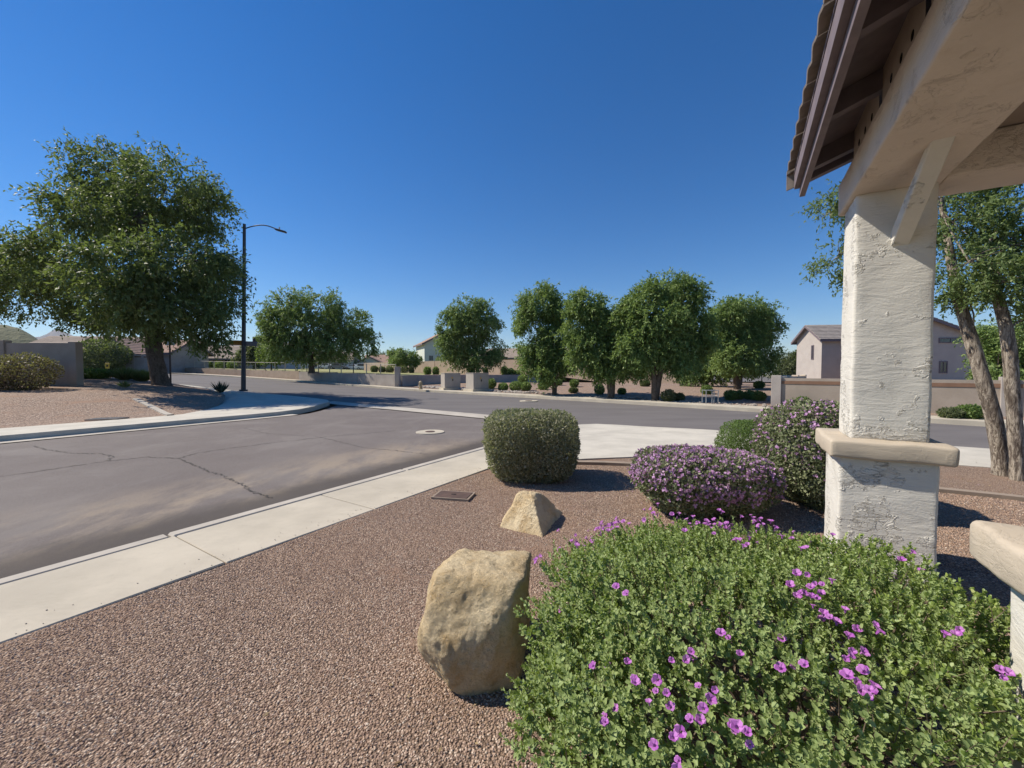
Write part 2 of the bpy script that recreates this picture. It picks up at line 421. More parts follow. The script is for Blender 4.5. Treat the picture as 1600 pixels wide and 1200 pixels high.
def lobe_points(lobes, n, rng, shell=5.0, bump=.16, bsc=1.6, seed=1, gap=.0):
    cl_r = .215
    c = np.array([l[0] for l in lobes]); r = np.array([l[1] for l in lobes])
    w = (r[:, 0]*r[:, 2]); w = w/w.sum()
    k = rng.choice(len(lobes), size=int(n*1.9), p=w)
    d = rdir(rng, len(k)); rr = rng.random(len(k))**(1/shell)
    P = c[k]+d*rr[:, None]*r[k]
    lm = lump(P, bsc*2.0/np.mean(r), seed)
    P = c[k]+d*(rr*(1+bump*lm))[:, None]*r[k]
    # gather most sprigs round branch-end clumps, so the outline is tufted and gaps open between clumps
    nc = max(12, int(n/40)); kc = rng.choice(len(lobes), size=nc, p=w); dc = rdir(rng, nc)
    dc[:, 2] = dc[:, 2]*.9+.08
    CC = c[kc]+dc*(rng.random(nc)**(1/4)*(.80+.32*rng.random(nc)))[:, None]*r[kc]
    mm = rng.random(len(P)) < .72; ic = rng.integers(0, nc, mm.sum())
    P[mm] = CC[ic]+rng.normal(size=(mm.sum(), 3))*np.array([1, 1, .8])*(r[kc[ic]].mean(1)*cl_r)[:, None]*(.6+.8*rng.random((nc, 1)))[ic]
    d[mm] = dc[ic]; k[mm] = kc[ic]
    q = (((P[:, None]-c[None])/r[None])**2).sum(2)
    q[np.arange(len(k)), k] = 9
    keep = (q.min(1) > .35) | (rng.random(len(k)) < .2)
    if gap: keep &= lump(P, 3.2*2/np.mean(r), seed+5) > -1.25+gap*.6
    P = P[keep][:n]; k = k[keep][:n]; d = d[keep][:n]
    return P, unit(d/r[k])

# ------------------------------------------------------------------ trees
def pl(u, v, ru, rv, Y, dy=0, ry=None):
    ru *= .88; rv *= .86
    c = D(u, v, Y+dy); s_ = (Y+dy)/F_PX
    return ((c.x, c.y, c.z), (ru*s_, (ry if ry else (ru*s_+rv*s_)/2), rv*s_))
def make_tree(name, label, base, lobes, trunk, n, leaf, Ls, seed, lmat, bmat='bark_dark', droop=.5, m=9, spr=.5,
              group=None, gap=0, bump=.16, limb=.45, cat='tree', shell=5.0, twigs=3, extra=None):
    """trunk: list of stems, each a list of (x,y,z,r) in world space"""
    rng = np.random.default_rng(seed); rr = random.Random(seed)
    t = empty(name, base, label, cat, group)
    off = np.array(base)
    bm = bmesh.new()
    for st in trunk:
        P = smooth_line([Vector(p[:3])-Vector(base) for p in st], 2); R = resample([Vector((p[3], 0, 0)) if False else Vector((i, p[3], 0)) for i, p in enumerate(st)], len(P))
        rads = [max(.01, x.y) for x in R]
        if len(rads) > 2: rads[0] *= 1.25
        tube(bm, P, rads, 10, wob=.16, rng=rr)
    tops = [Vector(st[-1][:3])-Vector(base) for st in trunk]; tr = [st[-1][3] for st in trunk]
    mids = [Vector(st[len(st)//2][:3])-Vector(base) for st in trunk]
    obj('trunk', bm, M[bmat], t, smooth=True)
    bm = bmesh.new()
    for (c, r) in lobes:
        c = Vector(c)-Vector(base)
        k = min(range(len(tops)), key=lambda i: (tops[i]-c).length)
        a = tops[k]
        if (c-a).length > 1.2*(c-mids[k]).length: a = mids[k]
        def limbto(a, b, r0, r1):
            mid = a.lerp(b, .5)+Vector((rr.uniform(-1, 1), rr.uniform(-1, 1), rr.uniform(0, 1)))*(b-a).length*.13
            tube(bm, smooth_line([a, a.lerp(mid, .5)+Vector((0, 0, .05*(b-a).length)), mid, b], 1), None or [r0+(r1-r0)*i/7 for i in range(8)], 6, wob=.1, rng=rr)
        limbto(a, c, tr[k]*limb*1.3, tr[k]*.3)
        for _ in range(twigs):
            e = c+Vector((rr.uniform(-.75, .75)*r[0], rr.uniform(-.75, .75)*r[1], rr.uniform(-.5, .8)*r[2]))
            limbto(c, e, tr[k]*.25, tr[k]*.06)
    if len(bm.verts): obj('branches', bm, M[bmat], t, smooth=True)
    else: bm.free()
    P, Nn = lobe_points(lobes, n, rng, seed=seed, gap=gap, bump=bump, shell=shell)
    C, dv, nv, L, W = sprigs(P-off, Nn, spr, m, leaf, leaf*Ls, rng, droop)
    leaves('crown', C, dv, nv, L, W, M[lmat], t, rng)
    return t
def make_ball(name, label, c, r, n, leaf, seed, lmat, group=None, power=2.0, stems=0, flowers=None, cat='shrub', spiky=0, fmat='petal_dusky', taper=.22):
    """clipped shrub: superellipsoid shell of leaves from the ground up. c = base centre, r = (rx, ry, height)"""
    rng = np.random.default_rng(seed); rr = random.Random(seed)
    t = empty(name, c, label, cat, group)
    d = rdir(rng, n)
    e = power
    q = (np.abs(d[:, 0])**e+np.abs(d[:, 1])**e+np.abs(d[:, 2])**e)**(-1/e)
    depth = 1-.5*rng.random(n)**2.6
    lm = 1+.03*lump(d, 5, seed)+.028*lump(d, 16, seed+2)+.02*rng.normal(size=n)*(rng.random(n) < .25)
    P = d*(q*depth*lm)[:, None]*np.array([r[0], r[1], r[2]*.53])+np.array([0, 0, r[2]*.5])
    P[:, :2] *= (1-taper*np.clip(1-P[:, 2]/(r[2]*.55), 0, 1)**1.5)[:, None]
    P[:, 2] = np.maximum(P[:, 2], .02)
    nn = unit(np.sign(d)*np.abs(d)**(e-1)/np.array(r))
    dv = nn*.3+rng.normal(size=(n, 3))*.75+np.array([0, 0, .25+spiky]); nv = rdir(rng, n)*.8+nn*.9
    L = leaf*(.6+.8*rng.random(n))
    leaves('foliage', P, dv, nv, L, L*.55, M[lmat], t, rng)
    bm = bmesh.new()
    ns = stems or 5
    for i in range(ns):
        a = rr.uniform(0, 6.28); k = rr.uniform(.3, .85)
        tip = Vector((math.cos(a)*r[0]*k, math.sin(a)*r[1]*k, r[2]*rr.uniform(.45, .85)))
        b0 = Vector((math.cos(a)*r[0]*.15, math.sin(a)*r[1]*.15, -.02)); md = b0.lerp(tip, .45)+Vector((0, 0, .05))
        tube(bm, [b0, md, tip], [.012+.01*r[2], .009+.006*r[2], .003], 5, cap=False)
    # dense shaded twig core so no light leaks through
    obj('stems', bm, M['stem'], t)
    if flowers:
        m_ = flowers; k = rng.integers(0, n, m_*3)
        sel = k[(d[k, 2] > -.3) & (lump(d[k], 4, seed+9)+d[k, 2]*1.6 > rng.normal(size=len(k))*.8)][:m_]
        Pf = P[sel]+nn[sel]*.015
        Pr = np.repeat(Pf, 4, 0); dvf = rng.normal(size=Pr.shape)*.8+np.repeat(nn[sel], 4, 0)*.7; nvf = np.repeat(nn[sel], 4, 0)+rng.normal(size=Pr.shape)*.3
        Lf = (leaf*1.0)*(.6+.6*rng.random(len(Pr)))
        leaves('flowers', Pr, dvf, nvf, Lf, Lf*.85, M[fmat], t, rng)
    return t

# ------------------------------------------------------------------ ground, roads, walks
def base_ground():
    xs = [-4000, -1500, -600, -250, -120]+list(range(-100, 101, 8))+[120, 250, 600, 1500, 4000]
    ys = [-300, -60]+list(range(-16, 121, 8))+[160, 300, 700, 1500, 5000]
    V = [(x, y, LIFT(x, y)-.42) for y in ys for x in xs]; n = len(xs)
    Fc = [(j*n+i, j*n+i+1, j*n+i+1+n, j*n+i+n) for j in range(len(ys)-1) for i in range(n-1)]
    tag(obj('ground', (V, Fc), M['base'], smooth=True), kind='structure')
base_ground()
dS = Vector((.526, .850)); nS = Vector((-.850, .526))     # along / left across the side street
def SS(s, w, z=0): p = dS*s+nS*w; return Vector((p.x, p.y, z))

NEAR = [(60, -40), (30, -9.5), (13, 6.0), (9.6, 8.5), (7, 9.8), (5.6, 10.7), (4.5, 11.9), (3.4, 12.7), (2.1, 13.0), (-1.05, 15.6), (-5, 18.4), (-9.2, 21.3), (-13, 23.5),
        (-16.3, 25), (-27, 31.5), (-42, 39), (-60, 44), (-110, 52), (-220, 66)]
FAR = [(84, -54), (46, -17.7), (26, 1.7), (19, 8.5), (16.5, 10.9), (14.5, 12.8), (12.5, 14.8), (11, 16.2), (9, 18.2), (5, 22), (-1.8, 28.4), (-9.5, 34.5), (-14, 37.6),
       (-20, 41.5), (-32, 48), (-45, 53.0), (-62, 57), (-112, 65), (-222, 79)]
NL = resample(smooth_line(NEAR, 1), 150); FL = resample(smooth_line(FAR, 1), 150)
loft('main_road', NL, FL, 4, lambda x, y, t: LIFT(x, y)-.15+.05*math.sin(math.pi*t), M['asphalt_main'])
KN = lambda t: Vector(SS(t, 4.97)[:2]); KF = lambda t: Vector(SS(t, 15.4)[:2])
A = [KN(t) for t in np.linspace(-22, 12.2, 30)]; B = [KF(t) for t in np.linspace(-22, 9.2, 26)]+[Vector((-8.3, 17.8)), Vector((-8.7, 20.2)), Vector((-9.4, 21.5)), Vector((-9.6, 21.9))]
A = resample(A+[Vector((2.1, 13.1)), Vector((1.6, 13.55))], 40); B = resample(B, 40)
loft('side_street', A, B, 14, lambda x, y, t: LIFT(x, y)*.9-.154+.05*math.sin(math.pi*min(1, t))*(1-sst(10, 16, y)), M['asphalt'])
# valley gutter across the street mouth
GA = resample([(1.9, 13.5), (-1.0, 15.75), (-5, 18.75), (-9.6, 21.75)], 24); GB = offset(GA, 1.0)
loft('gutter', GA, GB, 2, lambda x, y, t: LIFT(x, y)-.135+.012*(abs(t-.5)*2), M['kerb'])

# near sidewalk: slabs + kerb segments
sw = tag(bpy.data.objects.new('sidewalk', None), kind='structure'); COL.objects.link(sw)
def slab(s0, s1, w0, w1, z1=0.0, name='slab', mat=None, parent=sw, z0=-.15, bev=.008):
    bm = bmesh.new(); bbox(bm, s0, s1, w0, w1, z0, z1, Matrix(((dS.x, nS.x, 0, 0), (dS.y, nS.y, 0, 0), (0, 0, 1, 0), (0, 0, 0, 1))), bev)
    return obj(name, bm, mat or M['concrete'], parent)
s_ = -7.6+.02
while s_ < 6.2:
    slab(s_+.006, s_+1.524-.006, 3.78, 4.805, random.Random(int(s_*9)).uniform(-.003, .003)); s_ += 1.524
SEND = s_
s_ = -7.6
while s_ < 8.0:
    slab(s_+.005, s_+3.04-.005, 4.817, 4.965, .002, 'kerb_stone', M['kerb'], z0=-.2, bev=.018); s_ += 3.048
def Wc(x, y): return 0
# corner apron (near)
IN = [(SS(SEND, 3.78)[:2]), (.25, 6.95), (1.09, 7.22), (2.2, 7.42), (3.4, 7.65), (4.6, 7.75), (6.0, 7.35), (7.5, 6.85), (9.5, 5.7), (12, 3.8), (28, -12)]
OUT = [SS(SEND, 4.81)[:2], (.35, 9.75), (1.3, 11.2), (1.95, 12.45), (2.5, 12.86), (3.4, 12.62), (5.5, 10.7), (7, 9.72), (9.6, 8.4), (13, 5.9), (30, -9.6)]
def zap(x, y, t):
    # the ramp dips to the gutter round the corner point
    d = math.hypot(x-3.1, y-12.6); return .004-.10*sst(3.2, .3, d)
loft('pavement', resample(smooth_line(IN, 1), 60), resample(smooth_line(OUT, 1), 60), 8, zap, M['concrete_pale'], skirtB=.16, skirtA=.1)
# score lines of the apron, recessed strips
# far (left) side of the side street
WL = [Vector(SS(t, 15.85)[:2]) for t in np.linspace(-12, 9.0, 22)]+[Vector((-8.75, 18.0)), Vector((-9.15, 20.3)), Vector((-9.9, 21.4)), Vector((-13.1, 23.2)), Vector((-16.4, 24.7)), Vector((-27.1, 31.2)), Vector((-42, 38.7)), Vector((-60, 43.7)), Vector((-108, 51.5))]
WB = [Vector(SS(t, 17.85)[:2]) for t in np.linspace(-12, 6.0, 20)]+[Vector((-12.2, 15.6)), Vector((-13.4, 18.5)), Vector((-15.5, 21.6)), Vector((-18.4, 24.2)), Vector((-27.8, 30.0)), Vector((-42.6, 37.4)), Vector((-60.3, 42.3)), Vector((-108, 50))]
loft('pavement', resample(WL, 110), resample(WB, 110), 5, lambda x, y, t: LIFT(x, y)+.004-(.0 if t > .05 else .0), M['concrete_pale'], skirtA=.2, skirtB=.05)
GL = [KF(t) for t in np.linspace(-12, 9.0, 22)]; GR = [Vector(SS(t, 15.84)[:2]) for t in np.linspace(-12, 9.0, 22)]
loft('gutter', GL, GR, 1, lambda x, y, t: LIFT(x, y)*.9-.135, M['kerb'])
# far side walk
FW = offset(FL, -1.35)
loft('pavement', FL, FW, 2, lambda x, y, t: LIFT(x, y)+.004, M['concrete'], skirtA=.2, skirtB=.1)

# near yard
def zyard(x, y, t):
    return -.012+.02*noise.noise(Vector((x*.5, y*.5, 3)))-.03*sst(.6, 0, 0)*0
ya = resample([SS(-9, 3.86)[:2], SS(0, 3.86)[:2], SS(6.3, 3.86)[:2], (.3, 7.1), (1.1, 7.4), (2.2, 7.6), (3.4, 7.85), (4.6, 7.95), (6.0, 7.5), (7.5, 7.0), (9.5, 5.8), (28, -12.2)], 90)
yb = resample([(3, -11), (3.4, -9), (4, -7), (6, -6), (9, -8), (14, -13)], 90)
loft('gravel_yard', ya, yb, 50, zyard, M['gravel'])
# left yard
def zleft(x, y, t):
    p = Vector((x, y)); w = p.dot(nS)-17.85
    c = .67*x+.74*y; d2 = 8.3-c
    return LIFT(x, y)-.01+.55*sst(.3, 7.5, w)*sst(.5, 7.5, d2)+.03*noise.noise(Vector((x*.4, y*.4, 1)))
la = resample(WB, 80); lb = resample([(-34, -18), (-60, -8), (-90, 10), (-112, 30), (-112, 49)], 80)
la = [Vector(p) for p in la]
loft('gravel_yard', [p+Vector((.15, 0)) for p in la], lb, 46, zleft, M['gravel_far'])
# far yards
def far_off(x, y):
    return min((Vector((x, y))-Vector(p)).length for p in FL[::3])
def zfar(x, y, t):
    o = t*42; return LIFT(x, y)-.01+.36*sst(.5, 9, o)+.05*noise.noise(Vector((x*.2, y*.2, 5)))*sst(0, 4, o)
FB = offset(FL, -43.3)
loft('gravel_yard', offset(FL, -1.3), FB, 30, zfar, M['gravel_far'])
# raised park behind the retaining wall
Wr = [Vector(p) for p in ((-112, 68.5), (-62, 60), (-45.2, 56), (-32.8, 50.8), (-21.2, 44.2), (-15.2, 40.2), (-10.6, 37.4))]
Wr2 = [Vector(p) for p in ((-10.4, 37.6), (-9.6, 40.2), (-6.5, 41.6), (-1, 42.8), (4.2, 43.6))]
def zpark(x, y): return LIFT(x, y)*.62+1.08+.05*noise.noise(Vector((x*.15, y*.15, 9)))
PA = resample(Wr+Wr2, 70)
PB = [p+Vector((10, 60)) for p in PA]
def zp(x, y, t): return zpark(x, y)
loft('park_ground', PA, PB, 14, zp, M['grass_lawn'])
q0 = resample([PA[-1], PB[-1]], 15); q1 = [p+Vector((6.5, -1.5)) for p in q0]
loft('park_slope', q0, q1, 4, lambda x, y, t: zpark(x, y)*(1-t)+.2*t, M['gravel_far'])
loft('gravel_bed', resample([(-9.4, 40.4), (-6.4, 41.9), (-1, 43.1), (4.0, 43.9)], 16), resample([(-8, 58), (-3, 58), (3, 58), (9, 58)], 16), 6, lambda x, y, t: zpark(x, y)+.02, M['gravel_far'])
# dirt verge in front of the retaining wall
vg = resample([p for p in Wr[2:]]+[Vector((-9.6, 40.2))], 30)
# distant cross street on the right
loft('side_road', resample([(19, 44), (30, 75), (60, 150)], 12), resample([(29, 38), (42, 66), (80, 140)], 12), 2, lambda x, y, t: .46, M['asphalt_main'])

# hills
def ridge(name, pts, Y, base, mat, dep, rough, seed):
    n = 90; V = []; Fc = []
    us = np.linspace(pts[0][0], pts[-1][0], n); hs = np.interp(us, [p[0] for p in pts], [p[1] for p in pts])
    m = 8
    for j in range(m+1):
        for i in range(n):
            f = math.sin(math.pi*j/m); c = D(us[i], hs[i], Y)
            h = max(0, c.z)*(f**1.3)
            h *= 1+rough*noise.fractal(Vector((i*.18, j*.5, seed)), 1, 2, 5)
            V.append((c.x*(1+(j/m-.5)*dep), Y*(1+(j/m-.5)*dep), base+h))
    for j in range(m):
        for i in range(n-1): Fc.append((j*n+i, j*n+i+1, j*n+n+i+1, j*n+n+i))
    tag(obj(name, (V, Fc), mat, smooth=True), kind='structure')
M['mountain'] = simple('mountain_rock', (.20, .17, .15), (.12, .11, .10), .004, .95)
M['hill'] = simple('scrub_hill', (.16, .15, .08), (.08, .09, .045), .03, .95, 1, .2, 2)
ridge('mountain', [(-500, 545), (-250, 520), (-60, 530), (30, 525), (60, 527), (82, 519), (96, 521), (110, 523), (180, 530), (300, 545), (430, 566), (480, 577)], 3600, 0, M['mountain'], .25, .18, 2)
ridge('hill', [(-420, 500), (-200, 495), (-60, 500), (0, 508), (30, 512), (50, 524), (70, 535), (100, 552), (120, 577)], 330, 0, M['hill'], .25, .06, 7)

# ------------------------------------------------------------------ gravel stones lying on the near yard (geometry nodes)
def stones(name, A, B, density, smin, smax, seed, zoff=.0, cols=GC):
    o = loft(name, A, B, 10, lambda x, y, t: zyard(x, y, 0)+.003, M['gravel'], kind=None)
    o['kind'] = 'stuff'
    n = NT('stone_'+name); oi = n.n('ShaderNodeObjectInfo'); r = oi.outputs['Random']
    a = n.mix(n.ramp(r, 0, .6, smooth=False), (.25, .165, .125), (.50, .355, .27)); a = n.mix(n.ramp(r, .55, .75), a, (.30, .195, .125))
    a = n.mix(n.ramp(r, .84, .9), a, (.62, .52, .42)); a = n.mix(n.ramp(r, .94, .96), a, (.17, .14, .14))
    a = n.mix(n.math('MULTIPLY', n.noise(1.5, 3), .3), a, (.31, .22, .15))
    n.pr(a, .85, None, .25)
    ng = bpy.data.node_groups.new(name, 'GeometryNodeTree')
    ng.interface.new_socket('Geometry', in_out='INPUT', socket_type='NodeSocketGeometry')
    ng.interface.new_socket('Geometry', in_out='OUTPUT', socket_type='NodeSocketGeometry')
    N = ng.nodes.new; K = ng.links.new
    gi = N('NodeGroupInput'); go = N('NodeGroupOutput')
    dp = N('GeometryNodeDistributePointsOnFaces'); dp.inputs['Seed'].default_value = seed
    nz = N('ShaderNodeTexNoise'); nz.inputs['Scale'].default_value = 1.3; nz.inputs['Detail'].default_value = 4
    mr = N('ShaderNodeMapRange'); K(nz.outputs['Fac'], mr.inputs[0])
    for i, x in ((1, .38), (2, .48), (3, density*.06), (4, density)): mr.inputs[i].default_value = x
    K(mr.outputs[0], dp.inputs['Density'])
    ico = N('GeometryNodeMeshIcoSphere'); ico.inputs['Subdivisions'].default_value = 1; ico.inputs['Radius'].default_value = 1
    sp = N('GeometryNodeSetPosition'); n2 = N('ShaderNodeTexNoise'); n2.inputs['Scale'].default_value = 1.1
    vm = N('ShaderNodeVectorMath'); vm.operation = 'SUBTRACT'; vm.inputs[1].default_value = (.5, .5, .5)
    vm2 = N('ShaderNodeVectorMath'); vm2.operation = 'SCALE'; vm2.inputs['Scale'].default_value = 1.9
    K(n2.outputs['Color'], vm.inputs[0]); K(vm.outputs[0], vm2.inputs[0]); K(vm2.outputs[0], sp.inputs['Offset'])
    sm = N('GeometryNodeSetMaterial'); sm.inputs['Material'].default_value = n.m
    K(ico.outputs[0], sp.inputs['Geometry']); K(sp.outputs[0], sm.inputs['Geometry'])
    iop = N('GeometryNodeInstanceOnPoints'); K(gi.outputs[0], dp.inputs['Mesh']); K(dp.outputs['Points'], iop.inputs['Points']); K(sm.outputs[0], iop.inputs['Instance'])
    rv = N('FunctionNodeRandomValue'); rv.data_type = 'FLOAT_VECTOR'; rv.inputs[0].default_value = (0, 0, 0); rv.inputs[1].default_value = (6.28, 6.28, 6.28)
    K(rv.outputs[0], iop.inputs['Rotation'])
    rs = N('FunctionNodeRandomValue'); rs.data_type = 'FLOAT_VECTOR'; rs.inputs[0].default_value = (smin,)*3; rs.inputs[1].default_value = (smax, smax*.8, smax*.7)
    rs.inputs['Seed'].default_value = 5
    K(rs.outputs[0], iop.inputs['Scale'])
    jn = N('GeometryNodeJoinGeometry'); K(gi.outputs[0], jn.inputs[0]); K(iop.outputs[0], jn.inputs[0]); K(jn.outputs[0], go.inputs[0])
    md = o.modifiers.new('scatter', 'NODES'); md.node_group = ng
    return o
sa = resample([SS(-1.5, 3.74)[:2], SS(2, 3.74)[:2], SS(4.6, 3.74)[:2]], 20)
stones('gravel', sa, resample([(.2, .2), (.6, 2.4), (1.2, 3.9)], 20), 5200, .0032, 1e-9+.0088, 3)
stones('gravel', resample([SS(4.62, 3.74)[:2], SS(6.4, 3.74)[:2], (.35, 7.0), (2.0, 6.75), (5.6, 5.3), (6.3, 5.0)], 30), resample([(1.22, 3.92), (1.6, 3.6), (2.4, 3.6), (3.4, 3.4), (4.6, 2.6), (5, 2)], 30), 2300, .005, .0105, 4)

# ------------------------------------------------------------------ street details
def ribbon(name, pts, w, z, mat, label=None, seed=0, cat='crack'):
    rr = random.Random(seed); P = resample([G(u*1/2.105, 600+v/2.105, z) for u, v in pts], 130)
    V = []; Fc = []
    for i, p in enumerate(P):
        t = (P[min(i+1, 129)]-P[max(i-1, 0)]).normalized(); nn = Vector((-t.y, t.x, 0))
        p = p+nn*rr.uniform(-.035, .035); ww = w*rr.uniform(.15, 1.2)
        zz = -.150+.05*math.sin(math.pi*min(1, max(0, (Vector((p.x, p.y)).dot(nS)-4.97)/10.43)))*(1-sst(10, 16, p.y))
        for k in (-1, 1): V.append((p.x+nn.x*ww*k, p.y+nn.y*ww*k, zz+.0035))
    for i in range(129): Fc.append((2*i, 2*i+1, 2*i+3, 2*i+2))
    o = obj(name, (V, Fc), mat); o['kind'] = 'structure'; return o
for i, (pts, w) in enumerate((([(0, 300), (100, 287), (200, 272), (350, 250), (480, 237), (590, 242), (640, 225), (760, 207), (900, 190), (1100, 168), (1300, 150)], .014),
        ([(110, 196), (150, 210), (230, 222), (340, 226), (370, 236), (350, 250)], .014),
        ([(590, 243), (650, 268), (720, 290), (790, 318), (840, 345), (890, 362)], .013),
        ([(1040, 170), (1200, 205), (1300, 212), (1400, 222)], .009), ([(800, 140), (880, 160), (1000, 168)], .009))):
    ribbon('road_crack', pts, w, -.08, M['tar'], seed=i)
def manhole(u, v, rad, rl, label):
    c = G(u, v, -.085 if u < 800 else -.09)
    c.z = (-.150+.05*math.sin(math.pi*((Vector((c.x, c.y)).dot(nS)-4.97)/10.43))*(1-sst(10, 16, c.y))) if u < 800 else c.z
    t = empty('manhole', c, label, 'manhole', 'round utility covers set in the roadway')
    bm = bmesh.new(); cyl(bm, (0, 0, -.02), rad, .034, 40); obj('collar', bm, M['concrete'], t)
    bm = bmesh.new(); cyl(bm, (0, 0, .0), rl, .024, 24); obj('lid', bm, M['rust'], t)
manhole(672, 673.5, .39, .13, 'pale round concrete collar with small dark lid in the side street')
manhole(826, 626.5, .5, .2, 'flat round utility cover out in the main road beyond the clipped shrub')
def meter(u, v, lx, ly, rot, label, z=0, mat='rust'):
    c = G(u, v, z); t = empty('utility_box', c, label, 'utility box', 'rectangular utility boxes set in the gravel', rz=rot)
    bm = bmesh.new()
    for a in ((-lx/2-.022, -lx/2, -ly/2-.022, ly/2+.022), (lx/2, lx/2+.022, -ly/2-.022, ly/2+.022), (-lx/2, lx/2, -ly/2-.022, -ly/2), (-lx/2, lx/2, ly/2, ly/2+.022)):
        bbox(bm, *a, -.1, .022)
    obj('rim', bm, M['edging'], t)
    bm = bmesh.new(); bbox(bm, -lx/2+.004, lx/2-.004, -ly/2+.004, ly/2-.004, -.1, .026, bev=.004)
    obj('lid', bm, M[mat], t)
    bm = bmesh.new(); bbox(bm, -.03, .03, -.012, .012, .02, .030); obj('lift_slot', bm, M['dark'], t)
meter(709, 775.5, .44, .26, math.radians(-12), 'brown rectangular utility lid in the gravel beside the near sidewalk')
p = G(168, 654.5, .05); meter(168, 654.5, .85, .5, math.radians(12), 'grey rectangular utility lid in the gravel across the side street', z=zleft(p.x, p.y, 0)+.02, mat='metal_dark')

# landscape edging strips
def edging(pts, w, h, label, zf, mat='edging'):
    P = resample(smooth_line(pts, 2), 30); A_ = offset(P, w/2); B_ = offset(P, -w/2)
    o = loft('edging', A_, B_, 1, lambda x, y, t: zf(x, y, 0)+h, M[mat], skirtA=h+.05, skirtB=h+.05, kind=None, smooth=False)
    tag(o, label, 'edging')
edging([(1.0, 6.98), (1.5, 6.95), (2.1, 6.8), (3.4, 6.35), (4.6, 5.85), (5.75, 5.27), (6.4, 4.93), (9, 3.2)], .13, .05, 'low brown concrete edging curving through the gravel behind the purple shrubs', zyard)
a, b = G(220, 626, .4), G(266, 650, 0)
edging([(-15.9, 17.0), (-13.9, 15.7), (-12.15, 14.3)], .2, .05, 'pale concrete edging strip running down to the sidewalk under the large tree', zleft, 'kerb')

# ------------------------------------------------------------------ porch
uP = Vector((.501, .865)); vP = Vector((.865, -.501))
MP = Matrix(((uP.x, vP.x, 0, 0), (uP.y, vP.y, 0, 0), (0, 0, 1, 0), (0, 0, 0, 1)))     # (s, p, z) -> world (mirrors, faces fixed below)
porch = empty('porch', (MP @ Vector((3.9, .9, 0))), 'cream stucco porch with tiled roof and square columns at the right', 'porch')
PM = Matrix.Translation(-porch.location) @ MP
def pbox(name, s0, s1, p0, p1, z0, z1, mat, parent=porch, bev=.0, seg=2, subdiv=0, wob=0):
    bm = bmesh.new(); bbox(bm, s0, s1, p0, p1, z0, z1, None, 0)
    if subdiv:
        for _ in range(6):
            long = [e for e in bm.edges if e.calc_length() > subdiv]
            if not long: break
            bmesh.ops.subdivide_edges(bm, edges=long, cuts=1, use_grid_fill=True)
    if bev:
        es = [e for e in bm.edges if e.is_manifold and e.calc_face_angle(0) > .5]
        bmesh.ops.bevel(bm, geom=es, offset=bev, segments=seg, profile=.5, affect='EDGES')
    if wob:
        for v in bm.verts:
            v.co += noise.noise_vector(v.co*6)*wob+noise.noise_vector(v.co*22)*wob*.4
    for v in bm.verts: v.co = PM @ v.co
    bmesh.ops.recalc_face_normals(bm, faces=bm.faces)
    return obj(name, bm, M[mat], parent, smooth=bool(bev), sharp=50 if bev else None)
ZB = 2.92
for (ds, dp) in ((0, 0), (-2.555, .132)):
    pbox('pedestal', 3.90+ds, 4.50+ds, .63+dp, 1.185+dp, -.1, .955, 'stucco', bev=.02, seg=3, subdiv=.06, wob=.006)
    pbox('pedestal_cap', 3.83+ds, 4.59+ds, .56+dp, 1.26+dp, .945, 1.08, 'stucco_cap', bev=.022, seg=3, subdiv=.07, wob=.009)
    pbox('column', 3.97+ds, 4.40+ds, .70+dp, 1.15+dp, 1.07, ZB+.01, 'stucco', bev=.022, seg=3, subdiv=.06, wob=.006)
    # knee brace
    bm = bmesh.new(); pr = [(3.98+ds, 2.50), (3.98+ds, 2.62), (3.36+ds, 2.93), (3.24+ds, 2.93)]
    for q in (.905+dp, 1.0+dp): pass
    va = [bm.verts.new(PM @ Vector((s, .905+dp, z))) for s, z in pr]; vb = [bm.verts.new(PM @ Vector((s, 1.005+dp, z))) for s, z in pr]
    bm.faces.new(va); bm.faces.new(vb[::-1])
    for i in range(4): bm.faces.new((va[i], va[(i+1) % 4], vb[(i+1) % 4], vb[i]))
    bmesh.ops.recalc_face_normals(bm, faces=bm.faces); bmesh.ops.bevel(bm, geom=list(bm.edges), offset=.006, segments=1, affect='EDGES')
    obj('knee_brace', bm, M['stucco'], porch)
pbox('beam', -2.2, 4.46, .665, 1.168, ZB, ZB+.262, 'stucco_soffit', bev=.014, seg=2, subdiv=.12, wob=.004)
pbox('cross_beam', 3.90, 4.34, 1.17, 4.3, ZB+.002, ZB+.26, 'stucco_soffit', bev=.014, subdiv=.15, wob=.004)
pbox('far_beam', -2.2, 4.46, 4.3, 4.8, ZB, ZB+.26, 'stucco_soffit', bev=.014)
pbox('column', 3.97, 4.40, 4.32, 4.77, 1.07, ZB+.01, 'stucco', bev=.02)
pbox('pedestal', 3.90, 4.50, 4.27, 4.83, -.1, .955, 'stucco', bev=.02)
pbox('pedestal_cap', 3.83, 4.59, 4.2, 4.9, .945, 1.08, 'stucco_cap', bev=.02)
pbox('ceiling', -2.1, 4.2, 1.1, 4.3, ZB+.262, ZB+.30, 'ceil')
pbox('floor_slab', -2.5, 3.35, 1.35, 4.9, -.2, .03, 'concrete', bev=.01)
